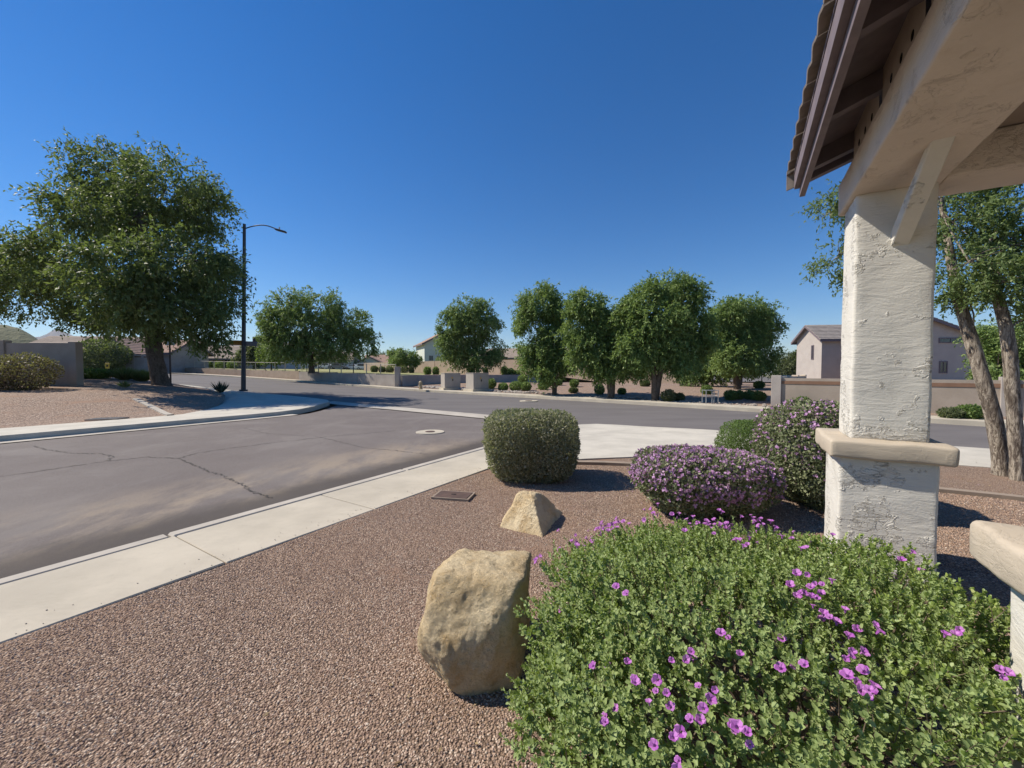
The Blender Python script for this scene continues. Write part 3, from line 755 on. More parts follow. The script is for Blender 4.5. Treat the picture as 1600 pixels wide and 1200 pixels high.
# roof slope: outer edge at p=.32, z 3.38 ; rises to the ridge at p=2.75
SL = .36; def_z = lambda p: 3.36+SL*(p-.32)
S0, S1 = -2.5, 4.40
def slope_slab(name, s0, s1, p0, p1, dz0, dz1, mat, parent):
    bm = bmesh.new(); R = lambda p: def_z(p) if p <= 2.75 else def_z(5.5-p)
    vv = [bm.verts.new(PM @ Vector((s, p, R(p)+dz))) for dz in (dz0, dz1) for p in (p0, p1) for s in (s0, s1)]
    for f in ((0,2,3,1),(4,5,7,6),(0,1,5,4),(1,3,7,5),(3,2,6,7),(2,0,4,6)): bm.faces.new([vv[i] for i in f])
    bmesh.ops.recalc_face_normals(bm, faces=bm.faces); return obj(name, bm, M[mat], parent)
roof = slope_slab('roof', S0, S1, .34, 2.748, -.035, -.015, 'paint_brown', porch)
slope_slab('roof_deck', S0, S1, 2.752, 5.16, -.035, -.015, 'paint_brown', porch)
for (p0, p1, z0, z1) in ((.385, .425, 3.13, 3.345), (.345, .383, 3.205, 3.335)):
    pbox('fascia', S0, S1-.002, p0, p1, z0, z1, 'paint_brown', bev=.004, seg=1)
for s in [S1-.04]+[4.13-.76*k for k in range(9)]:
    slope_slab('rafter' if s < S1-.1 else 'barge_rafter', s-.03, s+.04, .427, 2.7, -.165, -.037, 'paint_brown', porch)
# blocking with vent holes between rafters, on top of the beam
ss = [4.13-.76*k for k in range(9)]
for b, a in zip(ss, ss[1:]):
    a2, b2 = a+.041, b-.031; z0, z1 = ZB+.263, def_z(.70)-.04; bm = bmesh.new(); cs = []
    zc = (z0+z1)/2-.03; L_ = b2-a2; hs = [a2+L_*k for k in (.25, .5, .75)]; e = L_*.1; pf, pk = .70, .735
    nn_ = 16
    def quad(s0, s1, za, zb_): bm.faces.new([bm.verts.new((s, pf, z)) for s, z in ((s0, za), (s1, za), (s1, zb_), (s0, zb_))])
    quad(a2, hs[0]-e, z0, z1); quad(hs[2]+e, b2, z0, z1)
    h2 = min(e, (z1-z0)/2-.032)
    for h in hs:
        quad(h-e, h+e, z0, zc-h2); quad(h-e, h+e, zc+h2, z1)
        sq = []; ci = []; cb = []
        for k in range(nn_):
            th = 2*math.pi*k/nn_; c, s = math.cos(th), math.sin(th); m = max(abs(c), abs(s))
            sq.append(bm.verts.new((h+e*c/m, pf, zc+h2*s/m))); ci.append(bm.verts.new((h+.026*c, pf, zc+.026*s))); cb.append(bm.verts.new((h+.026*c, pf+.06, zc+.026*s)))
        for k in range(nn_):
            j = (k+1) % nn_; bm.faces.new((sq[k], sq[j], ci[j], ci[k])); f = bm.faces.new((ci[k], ci[j], cb[j], cb[k])); f.material_index = 1
        f = bm.faces.new(cb); f.material_index = 1
    for hh in (hs[0]+e, hs[1]+e): quad(hh, hh+L_*.25-2*e+1e-4, z0, z1)
    for v in bm.verts: v.co = PM @ v.co
    obj('vent_block', bm, [M['paint_tan'], M['dark']], porch)
# roof tiles, each its own slab, courses overlapping up the slope
bm = bmesh.new()
xs_ = [(-.102, 0), (-.065, .008), (-.03, .019), (0, .023), (.03, .019), (.065, .008), (.102, 0)]
top = [[bm.verts.new((x, y, z+.014)) for x, z in xs_] for y in (-.21, .20)]; bot = [[bm.verts.new((x, y, z)) for x, z in xs_] for y in (-.21, .20)]
for i in range(6):
    for q in ((top[0][i], top[0][i+1], top[1][i+1], top[1][i]), (bot[0][i], bot[1][i], bot[1][i+1], bot[0][i+1]), (top[0][i], bot[0][i], bot[0][i+1], top[0][i+1]), (top[1][i], top[1][i+1], bot[1][i+1], bot[1][i])): bm.faces.new(q)
for i in (0, 6): bm.faces.new((top[0][i], top[1][i], bot[1][i], bot[0][i]))
bmesh.ops.recalc_face_normals(bm, faces=bm.faces)
tile_me = bpy.data.meshes.new('roof_tile'); bm.to_mesh(tile_me); bm.free(); tile_me.materials.append(M['tile'])
rr = random.Random(8); ang = math.atan(SL)
tm_stuff = []
for side in (0, 1):
    for r_ in range(7):
        p = .50+r_*.345
        for k in range(34):
            s = S1-.105-.21*k-(.1 if r_ % 2 else 0)
            if s < S0+.1 or s+.1 > S1+.06: continue
            z = def_z(p)+.012
            q = p if side == 0 else 5.5-p
            an = (ang-.035)*(1 if side == 0 else -1)
            loc = PM @ Vector((s, q, z+rr.uniform(0, .006)))
            ex = (MP.to_3x3() @ Vector((1, 0, 0))); ey = (MP.to_3x3() @ Vector((0, math.cos(an), math.sin(an))))
            ez = ex.cross(ey)
            if ez.z < 0: ex = -ex; ez = -ez
            mw = Matrix.Translation(loc) @ Matrix((ex, ey, ez)).transposed().to_4x4() @ Matrix.Rotation(rr.uniform(-.02, .02), 4, 'Z')
            if side == 0: link('roof_tile', tile_me, roof).matrix_local = mw
            else: tm_stuff.append(mw)
bm = bmesh.new()
for mw in tm_stuff:
    n0 = len(bm.verts); bm.from_mesh(tile_me); bm.verts.ensure_lookup_table()
    for v in bm.verts[n0:]: v.co = mw @ v.co
obj('far_slope_tiles', bm, M['tile'], roof)['kind'] = 'stuff'
# rake tiles at the far gable end
for k in range(8):
    p = .46+k*.33
    bm = bmesh.new(); R = def_z
    prof = [(S1+.0, .035), (S1+.05, .035), (S1+.05, -.13), (S1+.03, -.13), (S1+.03, .0), (S1+.0, .0)]
    va = [bm.verts.new(PM @ Vector((s, p-.17, R(p-.17)+z))) for s, z in prof]; vb = [bm.verts.new(PM @ Vector((s, p+.165, R(p+.165)+z-.012))) for s, z in prof]
    bm.faces.new(va); bm.faces.new(vb[::-1])
    for i in range(6): bm.faces.new((va[i], va[(i+1) % 6], vb[(i+1) % 6], vb[i]))
    bmesh.ops.recalc_face_normals(bm, faces=bm.faces); obj('rake_tile', bm, M['tile'], roof)

# ------------------------------------------------------------------ boulders
def boulder(label, c, planes, scale, seed, rough=.035, p=11, rot=0, sub=6):
    bm = bmesh.new(); bmesh.ops.create_icosphere(bm, subdivisions=sub, radius=1)
    pls = [(Vector(n_).normalized(), h) for n_, h in planes]
    for v in bm.verts:
        d = v.co.normalized(); s = sum((max(0, n_.dot(d))/h)**p for n_, h in pls)
        r = s**(-1/p)
        q = d*r
        r *= 1+rough*1.8*noise.fractal(q*2.6+Vector((seed, 0, 0)), .9, 2, 5)+rough*.55*abs(noise.noise(q*9+Vector((0, seed, 0))))+rough*.35*noise.fractal(q*16, .8, 2, 4)
        v.co = Vector((d.x*r*scale[0], d.y*r*scale[1], d.z*r*scale[2]))
    o = obj('boulder', bm, M['boulder'], None, loc=c, smooth=True); o.rotation_euler = (0, 0, rot)
    tag(o, label, 'boulder'); return o
# planes in camera-facing axes: x right, y away, z up
boulder('large rounded tan boulder half hidden by the green flowering shrub', (-.215, 2.20, .23), [((-1, -.10, .22), .50), ((1, -.1, -.05), .54), ((.10, .1, 1), .47), ((-.10, -.85, .55), .46), ((.15, -1, -.12), .49), ((-.2, 1, 0), .55), ((0, 0, -1), .6), ((-.75, -.6, -.55), .52), ((.8, -.55, .1), .56), ((-.6, .2, .8), .56)],
        (.54, .56, .60), 5.3, .036, 15)
boulder('small pointed tan boulder with a peaked top on the gravel', tuple(G(826, 822, .0)+Vector((0, .12, .09))), [((-.50, -.75, .62), .38), ((.85, -.35, .55), .42), ((-.1, 1, .65), .42), ((0, 0, -1), .35), ((-.95, .2, .50), .46), ((-.05, 0, 1), .47)],
        (.42, .42, .45), 8.7, .05, 20)

# ------------------------------------------------------------------ shrubs in the near yard
# clipped square shrub
c = G(829, 741, 0)
make_ball('clipped_shrub', 'clipped box-shaped grey-green shrub by the near sidewalk corner', (c.x, 6.05, 0), (.68, .60, .95), 52000, .034, 11, 'leaf_box', power=4.8, stems=90, taper=.2)
make_ball('purple_shrub', 'wide clipped shrub covered in small purple flowers in front of the column', (2.18, 4.62, 0), (.74, .58, .66), 50000, .031, 12, 'leaf_sage_dark', power=3.2, stems=40, flowers=3600, spiky=.2, fmat='petal_dusky')
make_ball('purple_shrub', 'tall dusky purple shrub standing just behind the porch column', (3.72, 4.85, 0), (.62, .62, 1.17), 50000, .034, 13, 'leaf_sage_dark', power=2.8, stems=40, flowers=1000, spiky=.2)
make_ball('round_shrub', 'round clipped pale green shrub between the two purple shrubs', (3.72, 6.25, 0), (.46, .42, .80), 30000, .022, 14, 'leaf_ball', power=2.7, stems=16)

# big foreground sage with real sprigs and flowers
def sage():
    rng = np.random.default_rng(42); rr = random.Random(42)
    base = Vector((1.08, 1.53, 0))
    t = empty('sage_shrub', base, 'large bright green shrub with scattered purple flowers in the foreground', 'shrub')
    rx, ry, hz = 1.02, 1.12, .80
    n = 18000
    d = rdir(rng, n*3); d = d[d[:, 2] > -.35][:n]
    e = 2.35
    q = (np.abs(d[:, 0])**e+np.abs(d[:, 1])**e+np.abs(d[:, 2])**e)**(-1/e)
    lm = 1+.06*lump(d, 6, 4)+.065*lump(d, 15, 6)
    depth = 1-.40*rng.random(n)**1.5
    P = d*(q*lm*depth)[:, None]*np.array([rx, ry, hz*.60])+np.array([0, 0, hz*.40])
    # keep clear of the boulder and both pedestals
    W = P+np.array(base)
    s = W[:, 0]*uP.x+W[:, 1]*uP.y; p = W[:, 0]*vP.x+W[:, 1]*vP.y
    ok = ~((s > 3.84) & (p > .55)) & ~((s < 2.1) & (p > .66)) & (W[:, 2] > .03)
    ok &= ~((W[:, 0] < .17) & (W[:, 1] > 1.85))
    P = P[ok]; d = d[ok]; n = len(P)
    nn = unit(d*np.array([1, 1, 1.2])); dep_ok = (1-depth[ok])*2.5
    ax = unit(nn*.85+np.array([0, 0, .55])+rng.normal(size=(n, 3))*.38)
    L = .040*(.6+.8*rng.random(n))
    lift_ = np.where(rng.random(n) < .12, .05*rng.random(n), 0)          # some shoots stick out
    L = L+lift_
    m = 12
    tt = (np.arange(m)+.5)/m; tt = np.tile(tt, (n, 1))
    C = P[:, None]+ax[:, None]*(tt*L[:, None])[..., None]
    ref = rdir(rng, n); a1 = unit(np.cross(ax, ref)); a2 = np.cross(ax, a1)
    ph = (np.arange(m)*2.4)[None]+rng.random((n, 1))*6.28
    rad = a1[:, None]*np.cos(ph)[..., None]+a2[:, None]*np.sin(ph)[..., None]
    dv = rad*(1.05-.6*tt)[..., None]+ax[:, None]*(.45+.7*tt)[..., None]+rng.normal(size=(n, m, 3))*.15
    nv = ax[:, None]*1.0-rad*.3+rng.normal(size=(n, m, 3))*.25
    LL = .0160*(.55+.9*rng.random((n, m)))*(1.1-.35*tt)
    o = leaves('foliage', C.reshape(-1, 3), dv.reshape(-1, 3), nv.reshape(-1, 3), LL.ravel(), LL.ravel()*.70, M['leaf_sage'], t, rng, detailed=True)
    # stems: thin shoots, then woody stems from the ground
    bm = bmesh.new()
    for i in range(0, n, 3):
        a = Vector(P[i]-ax[i]*.05); b = Vector(P[i]+ax[i]*L[i]*.9); tube(bm, [a, b], [.0017, .0008], 3, cap=False)
    for i in range(40):
        k = rr.randrange(n); tip = Vector(P[k])*1.0; b0 = Vector((rr.uniform(-.2, .2), rr.uniform(-.2, .2), -.02))
        tube(bm, [b0, b0.lerp(tip, .5)+Vector((0, 0, .06)), tip], [.009, .006, .002], 5, cap=False)
    obj('stems', bm, M['stem'], t)
    # flowers
    def flower_mesh(seed):
        r2 = random.Random(seed); bm = bmesh.new()
        for k in range(5):
            a = k*2*math.pi/5+r2.uniform(-.15, .15); ln = r2.uniform(.010, .0135)
            pr = [(0.003, -.0015, .006), (.6*ln, -.55*ln, .012), (ln, -.30*ln, .0125+r2.uniform(-.003, .003)), (ln*1.03, .30*ln, .0125), (.6*ln, .55*ln, .012), (.003, .0015, .006)]
            R = Matrix.Rotation(a, 3, 'Z'); bm.faces.new([bm.verts.new(R @ Vector(x)) for x in pr])
        n6 = 6; r0 = [bm.verts.new((.0018*math.cos(i), .0018*math.sin(i), -.004)) for i in [j*6.283/n6 for j in range(n6)]]
        r1 = [bm.verts.new((.0042*math.cos(i), .0042*math.sin(i), .007)) for i in [j*6.283/n6 for j in range(n6)]]
        for i in range(n6): bm.faces.new((r0[i], r0[(i+1) % n6], r1[(i+1) % n6], r1[i]))
        me = bpy.data.meshes.new('flower'); bm.to_mesh(me); bm.free()
        a = me.attributes.new('rnd', 'FLOAT', 'FACE'); a.data.foreach_set('value', [r2.random() for _ in me.polygons])
        me.materials.append(M['petal']); return me
    fm = [flower_mesh(s) for s in range(4)]
    tips = P+ax*L[:, None]; wt = tips+np.array(base)
    # project each tip to find which ones sit near the photograph's flower clusters (world positions on the shrub top)
    cl = [(905, 828, 30, 22), (950, 815, 25, 20), (1020, 800, 25, 12), (1075, 820, 30, 18), (1130, 830, 30, 24), (1195, 822, 25, 14), (1165, 860, 25, 12), (1240, 855, 30, 12), (1215, 850, 25, 12),
          (1250, 940, 22, 18), (1300, 975, 14, 6), (1262, 915, 14, 4), (832, 884, 10, 5), (978, 936, 8, 3), (1080, 1042, 8, 4), (1022, 1080, 8, 4), (1105, 1095, 8, 3), (1065, 1125, 12, 7), (978, 1123, 9, 4), (1165, 1168, 9, 5),
          (968, 1046, 7, 3), (1340, 1085, 14, 8), (1330, 1040, 10, 4), (1380, 980, 12, 4), (1490, 1010, 10, 4), (1555, 1062, 14, 3), (1265, 860, 30, 7), (1110, 795, 30, 9), (1150, 1010, 60, 4), (1240, 1060, 40, 3), (1400, 900, 60, 4), (890, 960, 40, 3), (1060, 1190, 14, 4), (1335, 1000, 40, 4)]
    fw = []
    rel = wt-np.array([0, 0, H_CAM]); cp, sp = math.cos(PITCH), math.sin(PITCH)
    fwd = rel[:, 1]*cp-rel[:, 2]*sp; upv = rel[:, 1]*sp+rel[:, 2]*cp
    uu = CX+F_PX*rel[:, 0]/fwd; vv_ = CY-F_PX*upv/fwd
    used = set()
    for (u, v, sd_, cnt) in cl:
        dd = np.hypot(uu-u, (vv_-v)*1.5)+rng.normal(size=n)*sd_*.45
        # favour outermost tips
        dd += np.maximum(0, .97-np.abs(P[:, 2]-hz*.4)/(hz*.6)-np.hypot(P[:, 0]/rx, P[:, 1]/ry)**2)*0+dep_ok*60
        k = 0
        for i in np.argsort(dd):
            if i in used: continue
            if fwd[i] < .3 or d[i, 2] < -.1: continue
            used.add(i); fw.append(i); k += 1
            if k >= cnt: break
    for j, i in enumerate(fw[:298]):
        o = link('flower', fm[j % 4], t)
        dn = Vector(ax[i]*.6+nn[i]*.3+np.array([-.25, -.35, .3])+rng.normal(size=3)*.35)
        o.location = Vector(tips[i])+Vector(nn[i])*.03
        o.rotation_mode = 'QUATERNION'; o.rotation_quaternion = dn.to_track_quat('Z', 'Y'); o.scale = (rr.uniform(.7, 1.2),)*3
sage()

def litter():
    rng = np.random.default_rng(77); spots = [((1.1, 1.9), 1.3, 420), ((.85, 6.0), 1.2, 260), ((2.2, 4.6), 1.1, 300), ((3.7, 4.9), 1.0, 220), ((6.9, 5.9), 1.8, 500), ((2.4, 3.2), 1.6, 160)]
    P = np.concatenate([np.stack([rng.normal(c[0], r*.6, n), rng.normal(c[1], r*.6, n), np.zeros(n)], 1) for c, r, n in spots])
    w = P[:, 0]*nS.x+P[:, 1]*nS.y; P = P[(w < 3.7)]
    P[:, 2] = [zyard(x, y, 0)+.012 for x, y in P[:, :2]]
    n = len(P); dv = rng.normal(size=(n, 3)); dv[:, 2] *= .2; nv = rng.normal(size=(n, 3))*.35+np.array([0, 0, 1])
    leaves('leaf_litter', P, dv, nv, .016+.016*rng.random(n), .008+.007*rng.random(n), M['leaf_dry'], None, rng)
    bm = bmesh.new(); rr = random.Random(3)
    for _ in range(130):
        t = rr.uniform(-1.5, 6); wv_ = 3.80+abs(rr.gauss(0, .10)) if rr.random() < .88 else rr.uniform(3.8, 5.6)
        z = .003 if wv_ < 4.95 else -.15; sz = rr.uniform(.002, .0055); p = SS(t, wv_, z+sz*.4)
        r = bmesh.ops.create_icosphere(bm, subdivisions=1, radius=sz)
        for v in r['verts']: v.co = Vector((v.co.x*rr.uniform(.8, 1.5), v.co.y, v.co.z*.7))+p
    o = obj('pebbles', bm, M['river_rock']); o['kind'] = 'stuff'
M['leaf_dry'] = leafm('leaf_dry', (.22, .14, .07), (.42, .32, .17), (.40, .25, .35), .15)
litter()
# ------------------------------------------------------------------ street trees
def zl(x, y): return zleft(x, y, 0)
TG = 'street trees along the far side of the main road'
sc9 = lambda l: (l[0], tuple(.86*x for x in l[1]))
b = D(250, 610, 23.0); b = Vector((b.x, b.y, zl(b.x, b.y)-.05)); Y = 23.0
make_tree('shade_tree', 'very large spreading shade tree at the left corner beside the street lamp', b,
    [sc9(pl(170, 268, 78, 48, Y, 1)), sc9(pl(130, 330, 60, 50, Y, -2)), sc9(pl(260, 292, 85, 52, Y, 0)), sc9(pl(315, 330, 52, 55, Y, 2)), sc9(pl(215, 350, 90, 60, Y, 3)), sc9(pl(90, 405, 75, 55, Y, -1)), sc9(pl(15, 415, 65, 50, Y, 1)),
     sc9(pl(180, 420, 80, 60, Y, -4)), sc9(pl(290, 410, 78, 65, Y, -2)), sc9(pl(335, 450, 48, 62, Y, 1)), sc9(pl(60, 465, 70, 42, Y, 2)), sc9(pl(150, 478, 75, 45, Y, 3)), sc9(pl(255, 490, 70, 42, Y, 0)), sc9(pl(320, 500, 52, 42, Y, -2)), sc9(pl(200, 470, 70, 45, Y, -4)), sc9(pl(-50, 440, 60, 45, Y, 2))],
    [[(b.x+.15, b.y, b.z-.2, .52), (b.x-.1, b.y, b.z+.9, .40), (b.x-.35, b.y, b.z+2.6, .37), (b.x-.4, b.y+.1, b.z+4.2, .32), (b.x-.2, b.y+.1, b.z+6.6, .26), (b.x-.9, b.y, b.z+9.4, .15)]],
    13500, .20, .42, 21, 'leaf_big', droop=.55, m=9, spr=.7, gap=.55, bump=.2, limb=.55, twigs=4)
def gpt(u, v, z): p = G(u, v, z); return p
def street_tree(label, u, vb, z, lobes, seed, n, leaf=.17, mat='leaf_elm', stems=None, tr=.16, group=TG, name='street_tree', gap=.15, bm_='bark_dark', Yf=None, dr=.6):
    if Yf: b = D(u, vb, Yf)
    else: b = G(u, vb, z)
    Y = b.y; b = Vector((b.x, b.y, b.z))
    lb_ = []
    rr = random.Random(seed)
    for l in lobes: lb_.append(pl(*l[:4], Y, l[4] if len(l) > 4 else rr.uniform(-.6, .6)))
    st = []
    for (du, h) in (stems or [(0, 60)]):
        tp = D(u+du, vb-h, Y)
        st.append([(b.x, b.y, b.z-.1, tr*1.2), (b.x+(tp.x-b.x)*.25, b.y, b.z+(tp.z-b.z)*.3, tr), (b.x+(tp.x-b.x)*.6, b.y, b.z+(tp.z-b.z)*.65, tr*.8), (tp.x, tp.y, tp.z, tr*.55)])
    return make_tree(name, label, b, lb_, st, n, leaf, .40, seed, mat, bm_, droop=dr, m=9, spr=.42, group=group, gap=gap, limb=.5, bump=.17)
street_tree('broad low-crowned green tree behind the retaining wall left of the centre', 487, 582, 0, [(455, 478, 42, 28), (500, 480, 38, 28), (430, 500, 26, 24), (545, 508, 42, 26), (480, 515, 50, 32), (445, 540, 34, 24), (520, 540, 45, 24), (565, 535, 28, 22), (490, 550, 45, 18), (425, 520, 20, 25)], 31, 7400, .24, Yf=43.5, tr=.3, stems=[(-3, 40)], group=None)
street_tree('upright feathery green tree rising behind the two utility cabinets', 748, 592, 0, [(730, 485, 34, 24), (752, 500, 30, 30), (705, 510, 24, 28), (725, 530, 38, 28), (765, 545, 26, 22), (705, 550, 22, 20), (740, 560, 36, 18), (775, 558, 18, 12)], 32, 5200, .24, Yf=44.8, tr=.22, stems=[(-6, 40)], group=None)
street_tree('first street tree on the left with two stacked crown lobes', 866, 617, .02, [(845, 475, 36, 28), (822, 495, 20, 22), (872, 490, 22, 26), (862, 525, 26, 22), (848, 545, 36, 26), (870, 565, 28, 22), (835, 565, 22, 20), (855, 582, 26, 12)], 33, 5200, stems=[(-2, 50), (8, 75)], tr=.13)
street_tree('second street tree with a dark trunk and dense dark crown', 955, 622, .02, [(910, 476, 30, 24), (935, 500, 30, 26), (905, 510, 24, 30), (955, 505, 26, 28), (930, 540, 40, 30), (965, 550, 28, 32), (920, 564, 32, 22), (950, 576, 30, 15), (975, 530, 18, 30)], 34, 6000, stems=[(-6, 45), (5, 60)], tr=.17)
street_tree('tallest street tree in the middle with a forked trunk', 1023, 625, .02, [(1040, 448, 36, 26), (1075, 465, 30, 30), (1005, 470, 34, 28), (980, 495, 22, 32), (1025, 500, 45, 34), (1085, 505, 24, 34), (1000, 540, 32, 36), (1050, 545, 40, 32), (1085, 545, 26, 28), (1010, 572, 24, 15), (1065, 572, 30, 16)], 35, 7800, stems=[(-2, 60), (16, 70)], tr=.17)
street_tree('rightmost street tree beside the open cross street', 1152, 611, .2, [(1140, 490, 30, 26), (1175, 488, 30, 22), (1195, 510, 20, 28), (1160, 520, 42, 30), (1125, 530, 24, 28), (1190, 545, 24, 26), (1150, 560, 36, 24), (1185, 570, 22, 14)], 36, 6400, .18, stems=[(-6, 40), (6, 48)], tr=.2)
street_tree('short dark tree tucked between the tallest and rightmost street trees', 1105, 607, .2, [(1095, 560, 26, 28), (1120, 575, 24, 24), (1080, 582, 20, 18), (1105, 590, 22, 12)], 37, 2000, .18, stems=[(0, 30)], tr=.12)
street_tree('small bright green leafy tree low in front of the rightmost street tree', 1158, 604, .2, [(1150, 562, 24, 12), (1170, 568, 22, 11), (1140, 575, 14, 10)], 38, 900, .18, 'leaf_bright', stems=[(2, 22)], tr=.08)
street_tree('light green young tree left of the broad low-crowned tree', 424, 580, 0, [(425, 535, 18, 15), (418, 552, 16, 14), (432, 558, 16, 13)], 39, 800, .26, 'leaf_bright', Yf=52, stems=[(0, 15)], tr=.1, group=None)
street_tree('dull olive tree just right of the street lamp', 397, 578, 0, [(395, 548, 18, 14), (383, 556, 14, 12), (405, 562, 14, 10)], 40, 900, .28, 'leaf_olive', Yf=60, stems=[(0, 15)], tr=.1, group=None)
street_tree('small dark tree in the park in front of the cream house', 640, 578, 0, [(632, 556, 14, 12), (645, 560, 16, 11), (620, 562, 12, 8)], 41, 900, .28, 'leaf_elm', Yf=62, stems=[(0, 10)], tr=.09, group=None)
street_tree('small dark park tree with an airy crown left of the cream house', 618, 578, 0, [(617, 552, 13, 10), (622, 562, 15, 9)], 42, 700, .28, 'leaf_elm', Yf=66, stems=[(0, 10)], tr=.09, group=None)
street_tree('wide grey-green tree mass far beyond the right boundary wall', 1245, 592, 0, [(1240, 570, 24, 18), (1262, 562, 26, 20), (1220, 580, 22, 12), (1280, 565, 22, 20), (1300, 575, 20, 18)], 43, 2600, .3, 'leaf_olive', Yf=58, stems=[(0, 12)], tr=.2, group=None, name='background_tree')
for i, (u, v, ru, rv, Yd, mt, lab) in enumerate(((800, 566, 22, 9, 75, 'leaf_elm', 'dark rounded tree showing beside the tan roof in the gap between trees'), (1130, 572, 20, 12, 80, 'leaf_olive', 'hazy tree far down the cross street'), (280, 556, 16, 12, 80, 'leaf_elm', 'dark tree among the houses left of the lamp'),
        (355, 556, 22, 11, 78, 'leaf_elm', 'dark tree against the long roof behind the lamp'), (590, 560, 16, 8, 130, 'leaf_elm', 'far tree behind the houses at the gap'), (610, 557, 22, 8, 150, 'leaf_olive', 'olive treetops far behind the parked cars'), (1400, 560, 40, 26, 70, 'leaf_elm', 'tree hidden mostly behind the porch column'),
        (900, 556, 40, 14, 95, 'leaf_olive', 'tree behind the street trees and the tan boundary wall'), (1050, 562, 40, 14, 95, 'leaf_olive', 'hazy tree behind the tallest street tree'), (520, 560, 40, 11, 110, 'leaf_olive', 'olive tree behind the broad low-crowned tree'))):
    street_tree(lab, u, 579, 0, [(u, v, ru, rv), (u-ru*.6, v+4, ru*.6, rv*.7), (u+ru*.6, v+3, ru*.6, rv*.75)], 60+i, 900, .35, mt, Yf=Yd, stems=[(0, 8)], tr=.12, group='background trees among the far houses', name='background_tree', gap=0)
# near tree at the right, two peeling stems
def near_tree(label, u0, v0, path, lobes, seed, n, r):
    b = G(u0, v0, 0); st = [(b.x, b.y, -.15, r*1.15)]
    for (u, v, dy, rf) in path:
        q = D(u, v, b.y+dy); st.append((q.x, q.y, q.z, r*rf))
    lb_ = [pl(l[0], l[1], l[2], l[3], b.y, l[4]) for l in lobes]
    return make_tree('leaning_tree', label, b, lb_, [st], n, .062, .42, seed, 'leaf_near', 'bark_peel', droop=.5, m=10, spr=.24, gap=.45, bump=.2, limb=.3, twigs=9, shell=2.4, group='pair of leaning trees with peeling bark')
near_tree('left one of two leaning peeling-bark trees, trunk bending towards the column', 1567, 741, [(1562, 700, 0, 1), (1545, 620, 0, .95), (1520, 540, .1, .85), (1495, 460, .2, .72), (1482, 380, .3, .5), (1470, 310, .5, .35)],
    [(1490, 350, 60, 50, .2), (1530, 330, 55, 45, .6), (1515, 410, 50, 42, -.3), (1302, 330, 26, 40, 1.0), (1312, 400, 32, 45, 1.1), (1405, 330, 60, 60, 1.0), (1560, 400, 55, 42, .4), (1480, 250, 80, 40, .6), (1560, 250, 80, 50, .6), (1500, 450, 30, 25, .0)], 51, 2600, .098)
near_tree('right one of two leaning peeling-bark trees, paler upright trunk at the frame edge', 1592, 748, [(1588, 690, 0, 1), (1582, 600, 0, .95), (1575, 520, 0, .9), (1555, 450, .1, .75), (1530, 400, .3, .5)],
    [(1600, 380, 60, 55, .3), (1640, 440, 70, 50, 0), (1575, 440, 45, 32, -.2), (1620, 500, 50, 26, .3), (1680, 350, 80, 70, .4), (1650, 270, 90, 50, .4)], 52, 2000, .082)
street_tree('dense dark green tree beyond the road behind the leaning trees', 1590, 630, .25, [(1580, 530, 40, 40), (1620, 540, 50, 50), (1560, 570, 32, 34), (1600, 590, 45, 32), (1650, 560, 50, 50)], 53, 3600, .13, stems=[(0, 60)], tr=.16, group=None, name='background_tree')

# ------------------------------------------------------------------ ball shrubs across the road
def zf_at(x, y):
    o = far_off(x, y)-1.3
    return LIFT(x, y)-.01+.36*sst(.5, 9, o)
bl = [(1283, 0, 0)]
balls = [  # u, v base, width px, height px, material, label
    (1232, 628, 21, 18, 'leaf_ball', 'round green shrub at the corner pilaster of the low boundary wall'),
    (1260, 637, 18, 16, 'leaf_ball', 'round green shrub nearest the road in front of the low wall'),
    (1283, 632, 22, 18, 'leaf_ball', 'round green shrub against the low wall just left of the column'),
    (1500, 655, 28, 16, 'leaf_olive', 'low spreading shrub right of the column before the low wall'),
    (1533, 656, 34, 22, 'leaf_ball', 'large round shrub by the wall behind the leaning trunk'),
    (1190, 607, 15, 11, 'leaf_ball', 'pale green ball shrub farthest back in the cluster of five'),
    (1190, 626, 20, 14, 'leaf_ball', 'front pale green ball shrub of the cluster of five'),
    (1176, 618, 16, 13, 'leaf_ball', 'left middle pale green ball shrub of the cluster of five'),
    (1146, 626, 18, 15, 'leaf_ball', 'pale green ball shrub standing alone left of the cluster'),
    (1158, 618, 16, 13, 'leaf_ball', 'pale green ball shrub directly behind the lone one'),
    (1048, 628, 22, 18, 'leaf_olive', 'loose feathery bush right of the tallest street tree'),
    (1064, 627, 14, 12, 'leaf_olive', 'small feathery bush next to the metal pipe cage'),
    (938, 609, 15, 15, 'leaf_elm', 'upright oval shrub just left of the second street tree'),
    (973, 611, 12, 9, 'leaf_elm', 'small round shrub just right of the second street tree'),
    (898, 604, 13, 11, 'leaf_elm', 'small shrub between the first and second street trees'),
    (897, 609, 14, 8, 'leaf_olive', 'straggly low plant in front of a small shrub'),
    (873, 602, 12, 9, 'leaf_elm', 'small shrub just behind the first street tree'),
    (860, 602, 10, 8, 'leaf_elm', 'small shrub left behind the first street tree trunk'),
    (849, 609, 13, 10, 'leaf_elm', 'dark round shrub left of the first street tree'),
    (817, 600, 15, 14, 'leaf_elm', 'tallest dark round shrub in the shaded bed'),
    (806, 611, 20, 14, 'leaf_elm', 'dark shrub at the front of the shaded bed'),
    (822, 611, 16, 13, 'leaf_elm', 'dark shrub right of the front shrub in the shaded bed'),
    (786, 606, 14, 12, 'leaf_elm', 'dark shrub in the middle of the shaded bed'),
    (767, 606, 15, 14, 'leaf_elm', 'dark shrub next to the right utility cabinet'),
    (1010, 604, 14, 9, 'leaf_olive', 'sparse grey bush behind the tallest street tree'),
    (1108, 612, 16, 14, 'leaf_elm', 'dark shrub under the short dark tree')]
